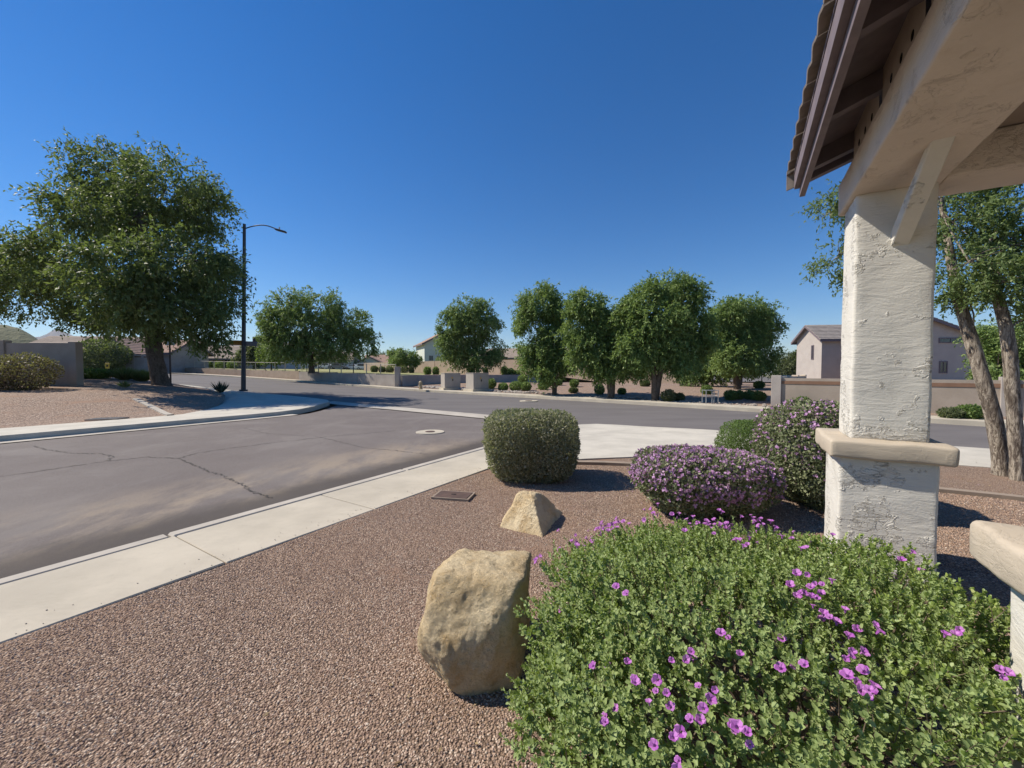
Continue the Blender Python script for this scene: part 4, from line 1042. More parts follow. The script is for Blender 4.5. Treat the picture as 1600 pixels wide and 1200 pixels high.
for i, (u, v, w, h, mt, lab) in enumerate(balls):
    z = .1
    for _ in range(6):
        p = G(u, v, z); z = zf_at(p.x, p.y)
    sc = p.y/F_PX
    make_ball('ball_shrub', lab, (p.x, p.y+w*sc*.45, z-.03), (w*sc*.5, w*sc*.5, h*sc*1.02), 2000, .075 if p.y < 30 else .10, 100+i, mt, group='clipped shrubs across the main road', power=2.3)
# park shrubs on the raised ground
park = [(668, 583, 10, 9, 'leaf_elm', 'small dark shrub left of the pair near the cabinets'), (681, 583, 8, 9, 'leaf_elm', 'flat-topped dark shrub above the left utility cabinet'), (737, 584, 9, 10, 'leaf_elm', 'flat-topped shrub left of the feathery tree trunk'),
        (759, 584, 6, 9, 'leaf_elm', 'slim flat-topped shrub right of the feathery tree trunk'), (788, 584, 9, 11, 'leaf_elm', 'taller dark shrub at the back of the park hedge group'), (797, 586, 12, 10, 'leaf_elm', 'dark shrub in the middle of the park hedge group'),
        (806, 587, 14, 7, 'leaf_ball', 'bright low shrub at the front of the park hedge group'), (585, 581, 10, 9, 'leaf_olive', 'olive shrub right of the parked cars'), (597, 581, 9, 8, 'leaf_olive', 'second olive shrub right of the parked cars'),
        (609, 582, 11, 9, 'leaf_olive', 'brownish clipped shrub in the park middle'), (631, 581, 14, 9, 'leaf_olive', 'wide clipped shrub in the park'), (643, 581, 7, 8, 'leaf_olive', 'clipped shrub beside the wall pillar'),
        (262, 575, 26, 7, 'leaf_ball', 'wide flat green hedge beside the big trunk'), (276, 569, 18, 6, 'leaf_ball', 'flat bright hedge behind the wide hedge'), (298, 568, 12, 5, 'leaf_elm', 'flat clipped shrub left in the park row'), (314, 570, 13, 5, 'leaf_elm', 'second flat clipped shrub in the park row'),
        (325, 569, 10, 4, 'leaf_elm', 'third flat clipped shrub in the park row'), (343, 570, 14, 5, 'leaf_elm', 'fourth flat clipped shrub in the park row'), (362, 570, 12, 5, 'leaf_elm', 'flat clipped shrub just left of the lamp pole')]
for i, (u, v, w, h, mt, lab) in enumerate(park):
    Yd = {0: 47}.get(0) if u > 650 else (60 if u > 500 else 66)
    p = D(u, v, Yd); sc = Yd/F_PX; zz = zpark(p.x, p.y)
    top = D(u, v-h, Yd).z
    make_ball('park_shrub', lab, (p.x, p.y, zz-.05), (w*sc*.5, w*sc*.5, max(.5, top-zz)), 1500, .14, 200+i, mt, group='clipped shrubs in the raised park', power=3.2)

# left yard planting
def tuft(name, label, c, h, w, n, mat, seed, bw=.012, cat='plant'):
    rng = np.random.default_rng(seed); t = empty(name, c, label, cat)
    a = rng.random(n)*6.28; k = rng.random(n)
    dv = np.stack([np.cos(a)*k*w/h, np.sin(a)*k*w/h, np.ones(n)], 1); C = np.stack([np.cos(a)*k*w*.15, np.sin(a)*k*w*.15, np.zeros(n)], 1)
    L = h*(.7+.5*rng.random(n))*np.sqrt(1+.3*k)
    leaves('blades', C, dv, rdir(rng, n), L, np.full(n, bw)*(1+rng.random(n)), M[mat], t, rng); return t
for u, v, Yd, h, w, n, lab, mt, nm in ((345, 612, 22.5, .62, .55, 110, 'dark spiky yucca just left of the lamp pole', 'agave', 'yucca'), (195, 602, 24.5, .75, 1.2, 900, 'clump of ornamental grass left of the large trunk', 'grass', 'grass_clump'),
        (222, 602, 25, .7, 1.2, 900, 'grass clump touching the large trunk on its left', 'grass', 'grass_clump'), (195, 612, 20, .35, .4, 80, 'tiny sparse plant on the gravel before the grass clumps', 'grass', 'seedling')):
    p = D(u, v, Yd); tuft(nm, lab, (p.x, p.y, zl(p.x, p.y)-.02), h, w, n, mt, int(u), .03)
p = D(35, 600, 18.2); make_ball('flowering_bush', 'sprawling reddish bush against the shaded wall at the far left', (p.x, 18.2, zl(p.x, 18.2)-.05), (1.5, .9, 1.6), 5000, .10, 301, 'leaf_red', power=2.0, stems=14)
p = D(-25, 600, 18.0); make_ball('flowering_bush', 'second reddish bush at the very left frame edge', (p.x, 18, zl(p.x, 18)-.05), (1.3, .9, 1.3), 4000, .10, 302, 'leaf_red', power=2.0, stems=14)
p = D(140, 590, 24); make_ball('feathery_bush', 'feathery light green bush just beyond the end of the left wall', (p.x+.2, 24, zl(p.x, 24)-.05), (1.0, 1.0, .55), 4000, .10, 303, 'leaf_bright', power=2.0)
p = D(152, 583, 46); make_ball('mesquite_bush', 'big loose green bush beside the grey block wall across the road', (p.x, 46.5, LIFT(p.x, 46)+.2), (3.0, 2.2, 3.4), 7000, .24, 304, 'leaf_olive', power=2.0, spiky=.3)
rng0 = np.random.default_rng(5)
# low ground cover by the far kerb on the left
n = 500; Pc = np.stack([rng0.uniform(-38, -28.5, n), rng0.uniform(29.2, 33, n), np.zeros(n)], 1); Pc[:, 2] = [zl(x, y) for x, y in Pc[:, :2]]
gc = leaves('ground_cover', Pc, rdir(rng0, n)+np.array([0, 0, 1.2]), rdir(rng0, n), (.12+.12*rng0.random(n)), .06+.04*rng0.random(n), M['leaf_bright'], None, rng0)
# river rocks lining the far walk
def rocks(label, A_, B_, n, seed, smin, smax):
    rr = random.Random(seed); bm = bmesh.new()
    for _ in range(n):
        t = rr.random(); w = rr.random(); p = Vector(A_).lerp(Vector(B_), t)+Vector((.70, .72))*w*(1.3)
        z = zf_at(p.x, p.y); r = bmesh.ops.create_icosphere(bm, subdivisions=1, radius=1); s = rr.uniform(smin, smax)
        for v in r['verts']: v.co = Vector((v.co.x*s*rr.uniform(.9, 1.2), v.co.y*s, v.co.z*s*.6))+Vector((p.x, p.y, z+s*.2))
    o = obj('river_rocks', bm, M['river_rock']); o['kind'] = 'stuff'
rocks('', (-8.5, 36.6), (-3.2, 32.0), 260, 1, .10, .22)
rocks('', (-3.2, 31.8), (1, 28.1), 160, 2, .07, .14)
rocks('', (1, 27.6), (13.5, 15.4), 300, 3, .04, .10)

# ------------------------------------------------------------------ walls and fences
def wall_run(name, label, pts, zb, h, th, mat, pil=None, pw=.4, cap=None, band=None, pil_h=.12, cat='wall', dark=None):
    """pts: list of (x,y); panels between points, pilaster at each"""
    t = empty(name, (pts[0][0], pts[0][1], zb(*pts[0])), label, cat); o0 = t.location
    for i, (a, b) in enumerate(zip(pts, pts[1:])):
        a = Vector(a); b = Vector(b); L = (b-a).length; d = (b-a)/L; ang_ = math.atan2(d.y, d.x)
        z = min(zb(*a), zb(*b)); zt = max(zb(*a), zb(*b))+h if not isinstance(h, (list, tuple)) else h[i]
        Mx = Matrix.Translation(Vector((a.x, a.y, 0))-Vector((o0.x, o0.y, 0))) @ Matrix.Rotation(ang_, 4, 'Z') @ Matrix.Translation((0, 0, -o0.z))
        e = pw/2 if pil else 0
        box('panel', e, L-e, -th/2, th/2, z-.3, zt, mat, t, Mx)
        if band: box('band', e, L-e, -th/2-.02, th/2+.02, zt-.26, zt-.12, band, t, Mx)
        if cap: box('coping', e, L-e, -th/2-.04, th/2+.04, zt, zt+.06, cap, t, Mx)
    if pil:
        for i, a in enumerate(pts):
            z = zb(*a); j = min(i, len(pts)-2); d = (Vector(pts[j+1])-Vector(pts[j])); ang_ = math.atan2(d.y, d.x)
            zt = (z+h if not isinstance(h, (list, tuple)) else h[min(i, len(h)-1)])+pil_h
            Mx = Matrix.Translation((a[0]-o0.x, a[1]-o0.y, -o0.z)) @ Matrix.Rotation(ang_, 4, 'Z')
            box('pilaster', -pw/2, pw/2, -pw/2, pw/2, z-.3, zt, pil, t, Mx, bev=.012)
    return t
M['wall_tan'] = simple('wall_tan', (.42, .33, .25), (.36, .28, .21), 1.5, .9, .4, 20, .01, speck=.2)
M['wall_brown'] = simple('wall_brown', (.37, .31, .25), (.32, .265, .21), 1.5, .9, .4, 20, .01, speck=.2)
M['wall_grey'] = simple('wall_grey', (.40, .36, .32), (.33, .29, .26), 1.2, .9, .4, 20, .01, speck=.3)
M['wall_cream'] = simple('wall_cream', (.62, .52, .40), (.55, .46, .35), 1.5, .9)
M['band_red'] = simple('band_redbrown', (.24, .14, .09), None, 3, .9)
zwl = lambda x, y: zl(x, y)
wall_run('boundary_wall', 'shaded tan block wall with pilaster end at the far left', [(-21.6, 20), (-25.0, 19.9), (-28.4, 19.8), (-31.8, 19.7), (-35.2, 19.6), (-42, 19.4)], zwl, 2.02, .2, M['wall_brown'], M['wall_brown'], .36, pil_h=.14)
zr = lambda x, y: LIFT(x, y)+.12
hh = [zpark(*p)+.12 for p in ((-112, 68), (-62, 60), (-45, 56), (-32.8, 50.8), (-21.2, 44.2), (-15.2, 40.2))]
rp = [(-112, 68.5), (-62, 60), (-45.2, 56), (-32.8, 50.8), (-26.8, 47.4), (-21.2, 44.2), (-15.2, 40.2), (-10.6, 37.4)]
t = empty('retaining_wall', (-10.6, 37.4, .1), 'long low tan block retaining wall along the main road below the fence', 'wall')
for i, (a, b) in enumerate(zip(rp, rp[1:])):
    A_ = Vector(a); B_ = Vector(b); nseg = max(1, int((B_-A_).length/2.5))
    for k in range(nseg):
        p0 = A_.lerp(B_, k/nseg); p1 = A_.lerp(B_, (k+1)/nseg); ang_ = math.atan2((p1-p0).y, (p1-p0).x); L = (p1-p0).length
        Mx = Matrix.Translation((p0.x+10.6, p0.y-37.4, -.1)) @ Matrix.Rotation(ang_, 4, 'Z')
        zt = zpark(*(p0.lerp(p1, .5)))+.07
        box('panel', .01, L-.01, -.22, -.02, LIFT(p0.x, p0.y)-.3, zt, M['wall_tan'] if p0.x < -26 else M['wall_grey'], t, Mx)
Mx = Matrix.Translation((0, 0, -.1))
box('pilaster', -.2, .2, -.35, .25, -.2, 1.95, M['wall_grey'], t, Mx, bev=.015)
rw = [(-10.4, 37.9), (-9.6, 40.2), (-6.5, 41.6), (-2.9, 42.4), (.6, 43.1), (4.2, 43.6)]
wall_run('retaining_wall', 'set-back grey retaining wall behind the utility cabinets', rw, lambda x, y: .3, [zpark(0, 43)+.08]*5, .2, M['wall_grey'])
# tall tan boundary wall behind the street trees, square steel posts
bw = [(-30, 82), (-24, 76.5), (-18, 71), (-12.5, 65.8), (-7, 60.5), (-1.5, 55.2), (4, 50.5), (8.5, 46.8), (13, 43.2), (17, 40)]
wall_run('boundary_wall', 'tall tan block wall with dark posts behind the street trees', bw, lambda x, y: .35 if x > 3 else .35+sst(3, -3, x)*.75, 2.05, .2, M['wall_tan'], M['band_red'], .16, pil_h=.02)
lw = [(20.2, 27.4), (17.4, 22.9), (20.9, 19.9), (24.4, 16.9), (27.9, 13.9), (31.4, 10.9)]
rwl = [G(1213, 624, .25)]
e0 = Vector((G(1213, 623.5, .3).x, G(1213, 623.5, .3).y)); e1 = Vector((G(1400, 630.5, .3).x, G(1400, 630.5, .3).y)); dd = (e1-e0).normalized()
seg = [e0+dd*3.4*k for k in range(0, 9)]
back = [e0+Vector((.70, .72))*2.2*k for k in (3, 2, 1)]
def zlow(x, y): return .28
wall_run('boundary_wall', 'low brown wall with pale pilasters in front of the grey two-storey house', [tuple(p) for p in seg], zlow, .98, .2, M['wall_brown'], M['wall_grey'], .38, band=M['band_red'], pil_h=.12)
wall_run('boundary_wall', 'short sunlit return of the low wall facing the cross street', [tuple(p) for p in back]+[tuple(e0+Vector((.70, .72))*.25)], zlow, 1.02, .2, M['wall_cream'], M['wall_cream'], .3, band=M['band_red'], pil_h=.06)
p0 = D(183, 585, 47); p1 = D(240, 585, 47)
gw = [(p0.x-6, 48.5), (p0.x-2, 48.2), (p0.x, 48), (p0.x+1.1, 48), (p0.x+2.2, 48), (p0.x+3.3, 48), (p0.x+4.3, 48)]
wall_run('boundary_wall', 'pale grey block wall with pilasters across the road behind the big trunk', gw, lambda x, y: LIFT(x, y)+.2, 1.9, .2, M['wall_grey'], M['wall_grey'], .3, band=M['band_red'], pil_h=.1)

# fence on top of the retaining wall
fn = empty('fence', (-10.6, 37.6, 1.2), 'thin rail fence with pale posts on top of the long retaining wall', 'fence')
fpts = resample([(-66, 61.2), (-45.2, 56.3), (-32.8, 51.1), (-21.2, 44.5), (-15.2, 40.5), (-10.9, 37.8)], 30)
M['post_pale'] = simple('post_pale', (.46, .42, .34), None, 5, .6); M['post_dark'] = simple('post_dark', (.07, .06, .05), None, 5, .6)
pm = None
for i, p in enumerate(fpts):
    q = Vector((p.x, p.y, zpark(p.x, p.y)+.02))-fn.location
    bm = bmesh.new(); bbox(bm, -.035, .035, -.035, .035, -.05, 1.05); obj('post', bm, M['post_dark'] if i % 4 == 2 and i > 14 else M['post_pale'], fn, loc=q)
for i in range(len(fpts)-1):
    a, b = fpts[i], fpts[i+1]; bm = bmesh.new()
    za, zb_ = zpark(*a)+1.02, zpark(*b)+1.02
    tube(bm, [Vector((a.x, a.y, za))-fn.location, Vector((b.x, b.y, zb_))-fn.location], [.025, .025], 5); obj('rail', bm, M['post_pale'], fn)
    bm = bmesh.new(); tube(bm, [Vector((a.x, a.y, za-.9))-fn.location, Vector((b.x, b.y, zb_-.9))-fn.location], [.015, .015], 4); obj('rail', bm, M['post_dark'], fn)

# ------------------------------------------------------------------ street furniture
b = G(380.5, 616.5, .06); b.z = LIFT(b.x, b.y)
lamp = empty('street_lamp', b, 'tall dark street lamp with curved arm at the left corner', 'street lamp', tilt=(0, math.radians(-1.2), 0)); lamp.rotation_euler = (0, math.radians(1.6), 0)
hgt = D(382, 350, b.y).z-b.z
bm = bmesh.new(); tube(bm, [(0, 0, 0), (0, 0, 2), (0, 0, hgt)], [.14, .125, .085], 12); obj('pole', bm, M['metal_dark'], lamp, smooth=True, sharp=40)
bm = bmesh.new(); cyl(bm, (0, 0, -.05), .24, .1, 12); obj('base_plate', bm, M['metal_dark'], lamp)
bm = bmesh.new(); tube(bm, smooth_line([(0.05, 0, hgt-.28), (.5, 0, hgt-.12), (1.05, 0, hgt-.02), (1.5, 0, hgt-.06), (2.05, 0, hgt-.26)], 2), [.035]*20 if False else [.035]*len(smooth_line([(0,0,0)]*5, 2)), 7); obj('arm', bm, M['metal_dark'], lamp, smooth=True)
bm = bmesh.new(); bbox(bm, 0, .68, -.13, .13, -.06, .05, Matrix.Translation((1.98, 0, hgt-.27)) @ Matrix.Rotation(math.radians(14), 4, 'Y'), .03, seg=2); hd = obj('lamp_head', bm, M['metal_dark'], lamp)
bm = bmesh.new(); cyl(bm, (2.22, 0, hgt-.27), .04, .14, 8); obj('photocell', bm, M['metal_grey'], lamp)
for (x0, x1, z, mt, ln) in ((-1.15, -.12, 536, 'sign_gold', 0), (.12, .85, 537, 'sign_grey', 1)):
    if mt not in M: M[mt] = simple(mt, (.32, .17, .03) if mt == 'sign_gold' else (.20, .21, .24), None, 3, .6)
    zz = D(380, z, b.y).z-b.z; bm = bmesh.new(); bbox(bm, x0, x1, -.015, .015, zz-.14, zz+.16, None, .01); obj('street_sign', bm, M[mt], lamp)
sp_ = D(267, 606, 25.5); sz = zl(sp_.x, sp_.y)-.05
so = empty('sign_post', (sp_.x, sp_.y, sz), 'thin brown sign post standing just right of the large trunk', 'sign post')
M['post_brown'] = simple('post_brown', (.09, .06, .045), None, 4, .6)
bm = bmesh.new(); bbox(bm, -.035, .035, -.03, .03, 0, 3.2); obj('post', bm, M['post_brown'], so)
bm = bmesh.new(); bbox(bm, -.3, .3, .032, .04, 2.5, 3.2); obj('sign_plate', bm, M['metal_grey'], so)
# yellow sign across the road
ys = D(168, 580, 43); yz = LIFT(ys.x, ys.y)+.1
yo = empty('yellow_sign', (ys.x, ys.y, yz), 'small yellow sign on short legs under the big green bush', 'sign')
M['yellow'] = simple('yellow_paint', (.62, .38, .03), None, 3, .5)
bm = bmesh.new(); bbox(bm, -.24, .24, -.012, .012, .45, 1.05, None, .008); obj('panel', bm, M['yellow'], yo)
for x in (-.2, .2):
    bm = bmesh.new(); bbox(bm, x-.02, x+.02, .013, .03, 0, .95); obj('leg', bm, M['post_brown'], yo)
bm = bmesh.new(); bbox(bm, -.1, .1, -.016, -.0125, .65, .85); obj('print', bm, M['dark'], yo)
# hydrant
hp = G(656, 608, .12); ho = empty('fire_hydrant', (hp.x, hp.y+.3, .1), 'small tan fire hydrant beside the retaining wall pillar', 'hydrant')
M['hyd'] = simple('hydrant_paint', (.50, .38, .22), None, 4, .5)
bm = bmesh.new(); tube(bm, [(0, 0, 0), (0, 0, .06), (0, 0, .07), (0, 0, .5), (0, 0, .52), (0, 0, .56), (0, 0, .62), (0, 0, .66)], [.17, .17, .11, .11, .15, .15, .11, .04], 12); obj('barrel', bm, M['hyd'], ho)
for sx in (-1, 1):
    bm = bmesh.new(); tube(bm, [(sx*.09, 0, .38), (sx*.19, 0, .38)], [.055, .055], 10); obj('nozzle', bm, M['hyd'], ho)
bm = bmesh.new(); tube(bm, [(0, -.09, .34), (0, -.2, .34)], [.075, .075], 10); obj('nozzle', bm, M['hyd'], ho)
bm = bmesh.new(); bbox(bm, -.025, .025, -.025, .025, .65, .72); obj('top_nut', bm, M['hyd'], ho)
# utility cabinets
def cabinet(u, v, w, dpt, h, label, ang_=-.75):
    p = G(u, v, .12); t = empty('utility_cabinet', (p.x, p.y+.4, .10), label, 'utility cabinet', 'beige utility cabinets across the main road', rz=ang_)
    box('pad', -w/2-.15, w/2+.15, -dpt/2-.15, dpt/2+.15, -.2, .08, M['concrete'], t)
    box('body', -w/2, w/2, -dpt/2, dpt/2, .08, h-.05, M['cabinet'], t, bev=.015)
    box('lid', -w/2-.03, w/2+.03, -dpt/2-.03, dpt/2+.03, h-.05, h, M['cabinet'], t, bev=.01)
    for k in (0, 1): box('door', -w/2+.04+k*(w/2-.02), -w/2+.04+k*(w/2-.02)+w/2-.06, -dpt/2-.012, -dpt/2-.0005, .16, h-.12, M['cabinet'], t, bev=.004)
    box('latch', -.03, .03, -dpt/2-.04, -dpt/2-.013, h*.5, h*.62, M['dark'], t)
    box('warning_label', -.10, .0, -dpt/2-.015, -dpt/2-.0125, h*.66, h*.74, M['yellow'], t)
    for k in (-1, 1): box('vent', w/2+.0005, w/2+.01, k*.2-.12, k*.2+.12, h*.65, h*.8, M['metal_grey'], t)
cabinet(703, 607, 1.35, 1.15, 1.3, 'left beige utility cabinet with a dark latch in the rocks', .45)
cabinet(745, 609, 1.35, 1.2, 1.32, 'right beige utility cabinet beside the shaded shrubs', .62)
# backflow pipe cage
p = G(1110, 626, .15); t = empty('pipe_cage', (p.x, p.y, zf_at(p.x, p.y)), 'grey metal pipe cage low beside the feathery bush', 'pipe cage')
for (x, y) in ((-.28, -.15), (0, -.15), (.3, -.15), (-.28, .25), (.3, .25)):
    bm = bmesh.new(); tube(bm, [(x, y, -.1), (x, y, .68)], [.02, .02], 6); obj('upright', bm, M['metal_grey'], t)
for z in (.66, .38):
    for (a, b2) in (((-.28, -.15, z), (.3, -.15, z)), ((-.28, .25, z), (.3, .25, z)), ((-.28, -.15, z), (-.28, .25, z)), ((.3, -.15, z), (.3, .25, z))):
        bm = bmesh.new(); tube(bm, [a, b2], [.016, .016], 6); obj('bar', bm, M['metal_grey'], t)
p = G(1190, 610, .2); t = empty('post', (p.x, p.y, .3), 'thin dark post rising behind the cluster of ball shrubs', 'post')
bm = bmesh.new(); tube(bm, [(0, 0, -.2), (0, 0, 1.35)], [.04, .035], 6); obj('shaft', bm, M['metal_dark'], t)
bm = bmesh.new(); bbox(bm, -.06, .06, -.06, .06, 1.35, 1.42); obj('cap', bm, M['metal_dark'], t)

# ------------------------------------------------------------------ houses
def roofmat(name, c):
    n = NT(name); sep = n.n('ShaderNodeSeparateXYZ'); n.set(sep.inputs[0], n.tc)
    v = n.vor(3.2, out='Color'); s2 = n.n('ShaderNodeSeparateColor'); n.set(s2.inputs[0], v)
    a = n.mix(s2.outputs[0], c, tuple(x*.72 for x in c)); a = n.mix(n.math('MULTIPLY', s2.outputs[1], .4), a, tuple(x*1.15 for x in c))
    n.pr(a, .9, n.bump(n.noise(9, 4), .5, .03), .2); return n.m
M['roof_tan'] = roofmat('roof_tan', (.36, .29, .23)); M['roof_red'] = roofmat('roof_red', (.42, .28, .21)); M['roof_grey'] = roofmat('roof_grey', (.31, .27, .24))
M['glass'] = simple('window_glass', (.03, .035, .045), None, 2, .15, spec=.8); M['trim'] = simple('trim_white', (.62, .58, .52), None, 3, .7)
M['stucco_grey'] = simple('stucco_grey', (.45, .40, .355), (.41, .36, .32), 1.5, .9, .5, 14, .02); M['stucco_pink'] = simple('stucco_pale', (.60, .52, .45), None, 1.5, .9, .4, 14, .02)
M['stucco_mint'] = simple('stucco_mint', (.58, .60, .53), (.53, .55, .48), 1.5, .9, .4, 14, .02); M['stucco_lt'] = simple('stucco_light_grey', (.46, .45, .45), None, 1.5, .9, .4, 14, .02)
def house(label, c, yaw, w, d, h, rise, axis, wmat, rmat, wins=(), ov=.5, zb=None, courses=10, chimney=None, garage=None):
    """local x right along front (front faces -y), ridge along axis; wins: (face, x, z, w, h) with face f/l/r"""
    t = empty('house', c, label, 'house', rz=yaw)
    bm = bmesh.new(); bbox(bm, -w/2, w/2, -d/2, d/2, -1.5, h)
    if axis == 'x':
        for x in (-w/2, w/2): poly(bm, [(x, -d/2, h+.001), (x, d/2, h+.001), (x, 0, h+rise)])
    else:
        for y in (-d/2, d/2): poly(bm, [(-w/2, y, h+.001), (w/2, y, h+.001), (0, y, h+rise)])
    obj('wall', bm, M[wmat], t)
    half = (d/2 if axis == 'x' else w/2); full = (w if axis == 'x' else d)/2+ov
    for sgn in (-1, 1):
        bm = bmesh.new(); k = rise/half
        def P(a, o, dz):   # a along ridge, o distance from ridge
            z = h+rise-k*o+dz+.06
            return (a, sgn*o, z) if axis == 'x' else (sgn*o, a, z)
        for r in range(courses):      # overlapping courses of tile
            o0 = (half+ov)*r/courses+.0; o1 = (half+ov)*(r+1)/courses+.05
            V = [bm.verts.new(P(a, o, dz)) for (o, dz0) in ((o0, 0), (o1, .05)) for a in (-full, full) for dz in (dz0, dz0+.07)]
            for f in ((0, 1, 3, 2), (4, 6, 7, 5), (0, 4, 5, 1), (2, 3, 7, 6), (1, 5, 7, 3), (0, 2, 6, 4)): bm.faces.new([V[i] for i in f])
        bmesh.ops.recalc_face_normals(bm, faces=bm.faces)
        obj('roof', bm, M[rmat], t)
        bm = bmesh.new(); o_ = half+ov
        V = [bm.verts.new(P(a, o, dz)) for o in (o_-.04, o_+.02) for a in (-full+.01, full-.01) for dz in (-.2, .03)]
        for f in ((0, 1, 3, 2), (4, 6, 7, 5), (0, 4, 5, 1), (2, 3, 7, 6), (1, 5, 7, 3), (0, 2, 6, 4)): bm.faces.new([V[i] for i in f])
        obj('fascia', bm, M['paint_brown'], t)
        for a in (-full-.02, full-.02):      # barge boards
            bm = bmesh.new(); V = [bm.verts.new(P(a2, o, dz)) for o in (.0, o_) for a2 in (a, a+.04) for dz in (-.22, .02)]
            for f in ((0, 1, 3, 2), (4, 6, 7, 5), (0, 4, 5, 1), (2, 3, 7, 6), (1, 5, 7, 3), (0, 2, 6, 4)): bm.faces.new([V[i] for i in f])
            obj('barge_board', bm, M['paint_brown'], t)
    for (face, x, z, ww, wh) in wins:
        Mx = {'f': Matrix.Translation((x, -d/2, z)), 'l': Matrix.Translation((-w/2, x, z)) @ Matrix.Rotation(-math.pi/2, 4, 'Z'), 'r': Matrix.Translation((w/2, x, z)) @ Matrix.Rotation(math.pi/2, 4, 'Z')}[face]
        bm = bmesh.new()
        for q in ((-ww/2-.08, -ww/2, -wh/2-.08, wh/2+.08), (ww/2, ww/2+.08, -wh/2-.08, wh/2+.08), (-ww/2, ww/2, wh/2, wh/2+.08), (-ww/2, ww/2, -wh/2-.08, -wh/2), (-.02, .02, -wh/2, wh/2)):
            bbox(bm, q[0], q[1], -.06, -.003, q[2], q[3], Mx)
        fr = obj('window', bm, M['trim'] if wmat != 'stucco_grey' else M['paint_brown'], t)
        box('pane', -ww/2, ww/2, -.03, -.004, -wh/2, wh/2, M['glass'], fr, Mx)
    if garage:
        x, gw_, gh = garage; box('garage_door', x-gw_/2, x+gw_/2, -d/2-.05, -d/2-.003, -1, gh, M['trim'], t)
    if chimney:
        box('chimney', *chimney, M[wmat], t)
    return t
# grey two-storey house, right
cR = Vector((34.5, 45, .2)); ex = Vector((.99, -.12)); ey = Vector((.12, .99))
cc = Vector((34.5, 45))+ex*4.5+ey*2.4
house('grey two-storey stucco house left of the porch column', (cc.x, cc.y, .2), math.atan2(-.12, .99), 9, 4.8, 5.05, 1.55, 'x', 'stucco_grey', 'roof_grey', wins=[('f', -1.2, 3.7, 1.0, 1.6), ('f', -1.4, 1.6, 1.2, 1.3), ('l', -.8, 3.5, .3, 1.5), ('f', 2.5, 3.7, 1.2, 1.4)], ov=.45)
c2 = D(1438, 560, 36)
house('darker grey two-storey house right of the porch column', (c2.x, 37, .2), -.1, 7.0, 2.6, 4.7, 1.4, 'y', 'stucco_grey', 'roof_grey', wins=[('f', 2.2, 4.05, 1.7, .3), ('f', 1.7, 1.7, .5, .9), ('f', -1.0, 3.4, 1.4, .8)], ov=.4)
c3 = D(1545, 560, 38)
house('pale stucco house partly hidden behind the leaning trees', (c3.x+1.2, 42, .2), -.1, 8, 6, 4.0, 1.2, 'x', 'stucco_pink', 'roof_red', wins=[('f', 1, 2.2, 1.2, 1.0)])
# mint gable house in the centre
c4 = D(683, 560, 78)
house('pale mint two-storey gable house behind the feathery tree', (c4.x+.6, 80, 1.0), .40, 8.6, 9, 5.7, 2.3, 'y', 'stucco_mint', 'roof_red', wins=[('f', -1.6, 2.9, .8, .9), ('f', -3.1, 2.9, .7, .9), ('f', .2, 6.4, .7, .9)], ov=.5)
c5 = D(594, 572, 120)
house('tan house with reddish roof beyond the parked cars', (c5.x+1, 124, 1.2), .15, 12, 9, 2.9, 2.2, 'x', 'stucco_lt', 'roof_red', wins=[('f', 3, 1.4, 1.4, 1.2)], garage=(-3, 4.2, 2.1))
c6 = D(590, 572, 116)
house('low white gabled house left of the reddish roof', (c6.x-2.2, 117, 1.2), .15, 6.5, 5, 2.7, 1.6, 'y', 'stucco_mint', 'roof_red', wins=[('f', .2, 1.4, 1.2, 1.2)])
c7 = D(805, 560, 74)
house('tan roofed house seen in the gap left of the first street tree', (c7.x+2, 76, .8), -.3, 16, 8, 3.2, 1.7, 'x', 'wall_tan', 'roof_tan', wins=[('f', 1, 1.7, 1.2, 1)])
# left houses
c8 = D(165, 540, 60)
house('long tan roofed house behind the left wall', (c8.x-1.5, 62, 2.1), .12, 15, 9, 2.7, 1.9, 'x', 'stucco_pink', 'roof_tan', wins=[('f', -4, 1.5, 1.2, 1)])
c9 = D(187, 550, 52)
house('grey gabled house end behind the pale block wall', (c9.x, 54, 1.6), -.1, 6.0, 5, 2.3, 1.9, 'y', 'stucco_lt', 'roof_red', wins=[('f', .8, 1.6, .8, .8)])
c10 = D(222, 550, 54)
house('reddish-brown roofed house wing right of the grey gable', (c10.x+.6, 57, 1.6), -.1, 7.5, 6, 2.5, 1.6, 'x', 'wall_grey', 'roof_red', wins=[('f', -1, 1.6, 1.4, .8)])
c11 = D(300, 550, 70)
house('grey house with a steep gable right of the sign post', (c11.x-.5, 72, 1.8), .2, 7, 6, 3.2, 2.0, 'y', 'stucco_lt', 'roof_tan', wins=[('f', 1.5, 1.6, 1, .9)])
c12 = D(335, 550, 68)
house('low tan roofed house left of the lamp pole', (c12.x+.5, 70, 1.6), .1, 10, 6, 2.2, 1.9, 'x', 'wall_tan', 'roof_tan', wins=[('f', -1, 1.4, 1, .8), ('f', 2, 1.4, 1, .8)])
c13 = D(402, 545, 82)
t = house('flat looking house with a rooftop cooler right of the lamp pole', (c13.x, 84, 1.6), .1, 12, 7, 4.2, 1.5, 'x', 'stucco_lt', 'roof_grey', wins=[('f', 0, 2.8, 2.5, .8)])
t2 = D(399, 526, 82)
ac = empty('rooftop_cooler', (t2.x, 83, 7.0), 'boxy brown cooler on the roof right of the lamp pole', 'air cooler')
box('body', -.8, .8, -.7, .7, .2, 1.5, M['paint_brown'], ac, bev=.03); box('louvre', -.6, .6, -.74, -.701, .4, 1.3, M['dark'], ac)
for x in (-.6, .6): box('leg', x-.05, x+.05, -.5, .5, -.8, .2, M['metal_grey'], ac)
c14 = D(505, 570, 108)
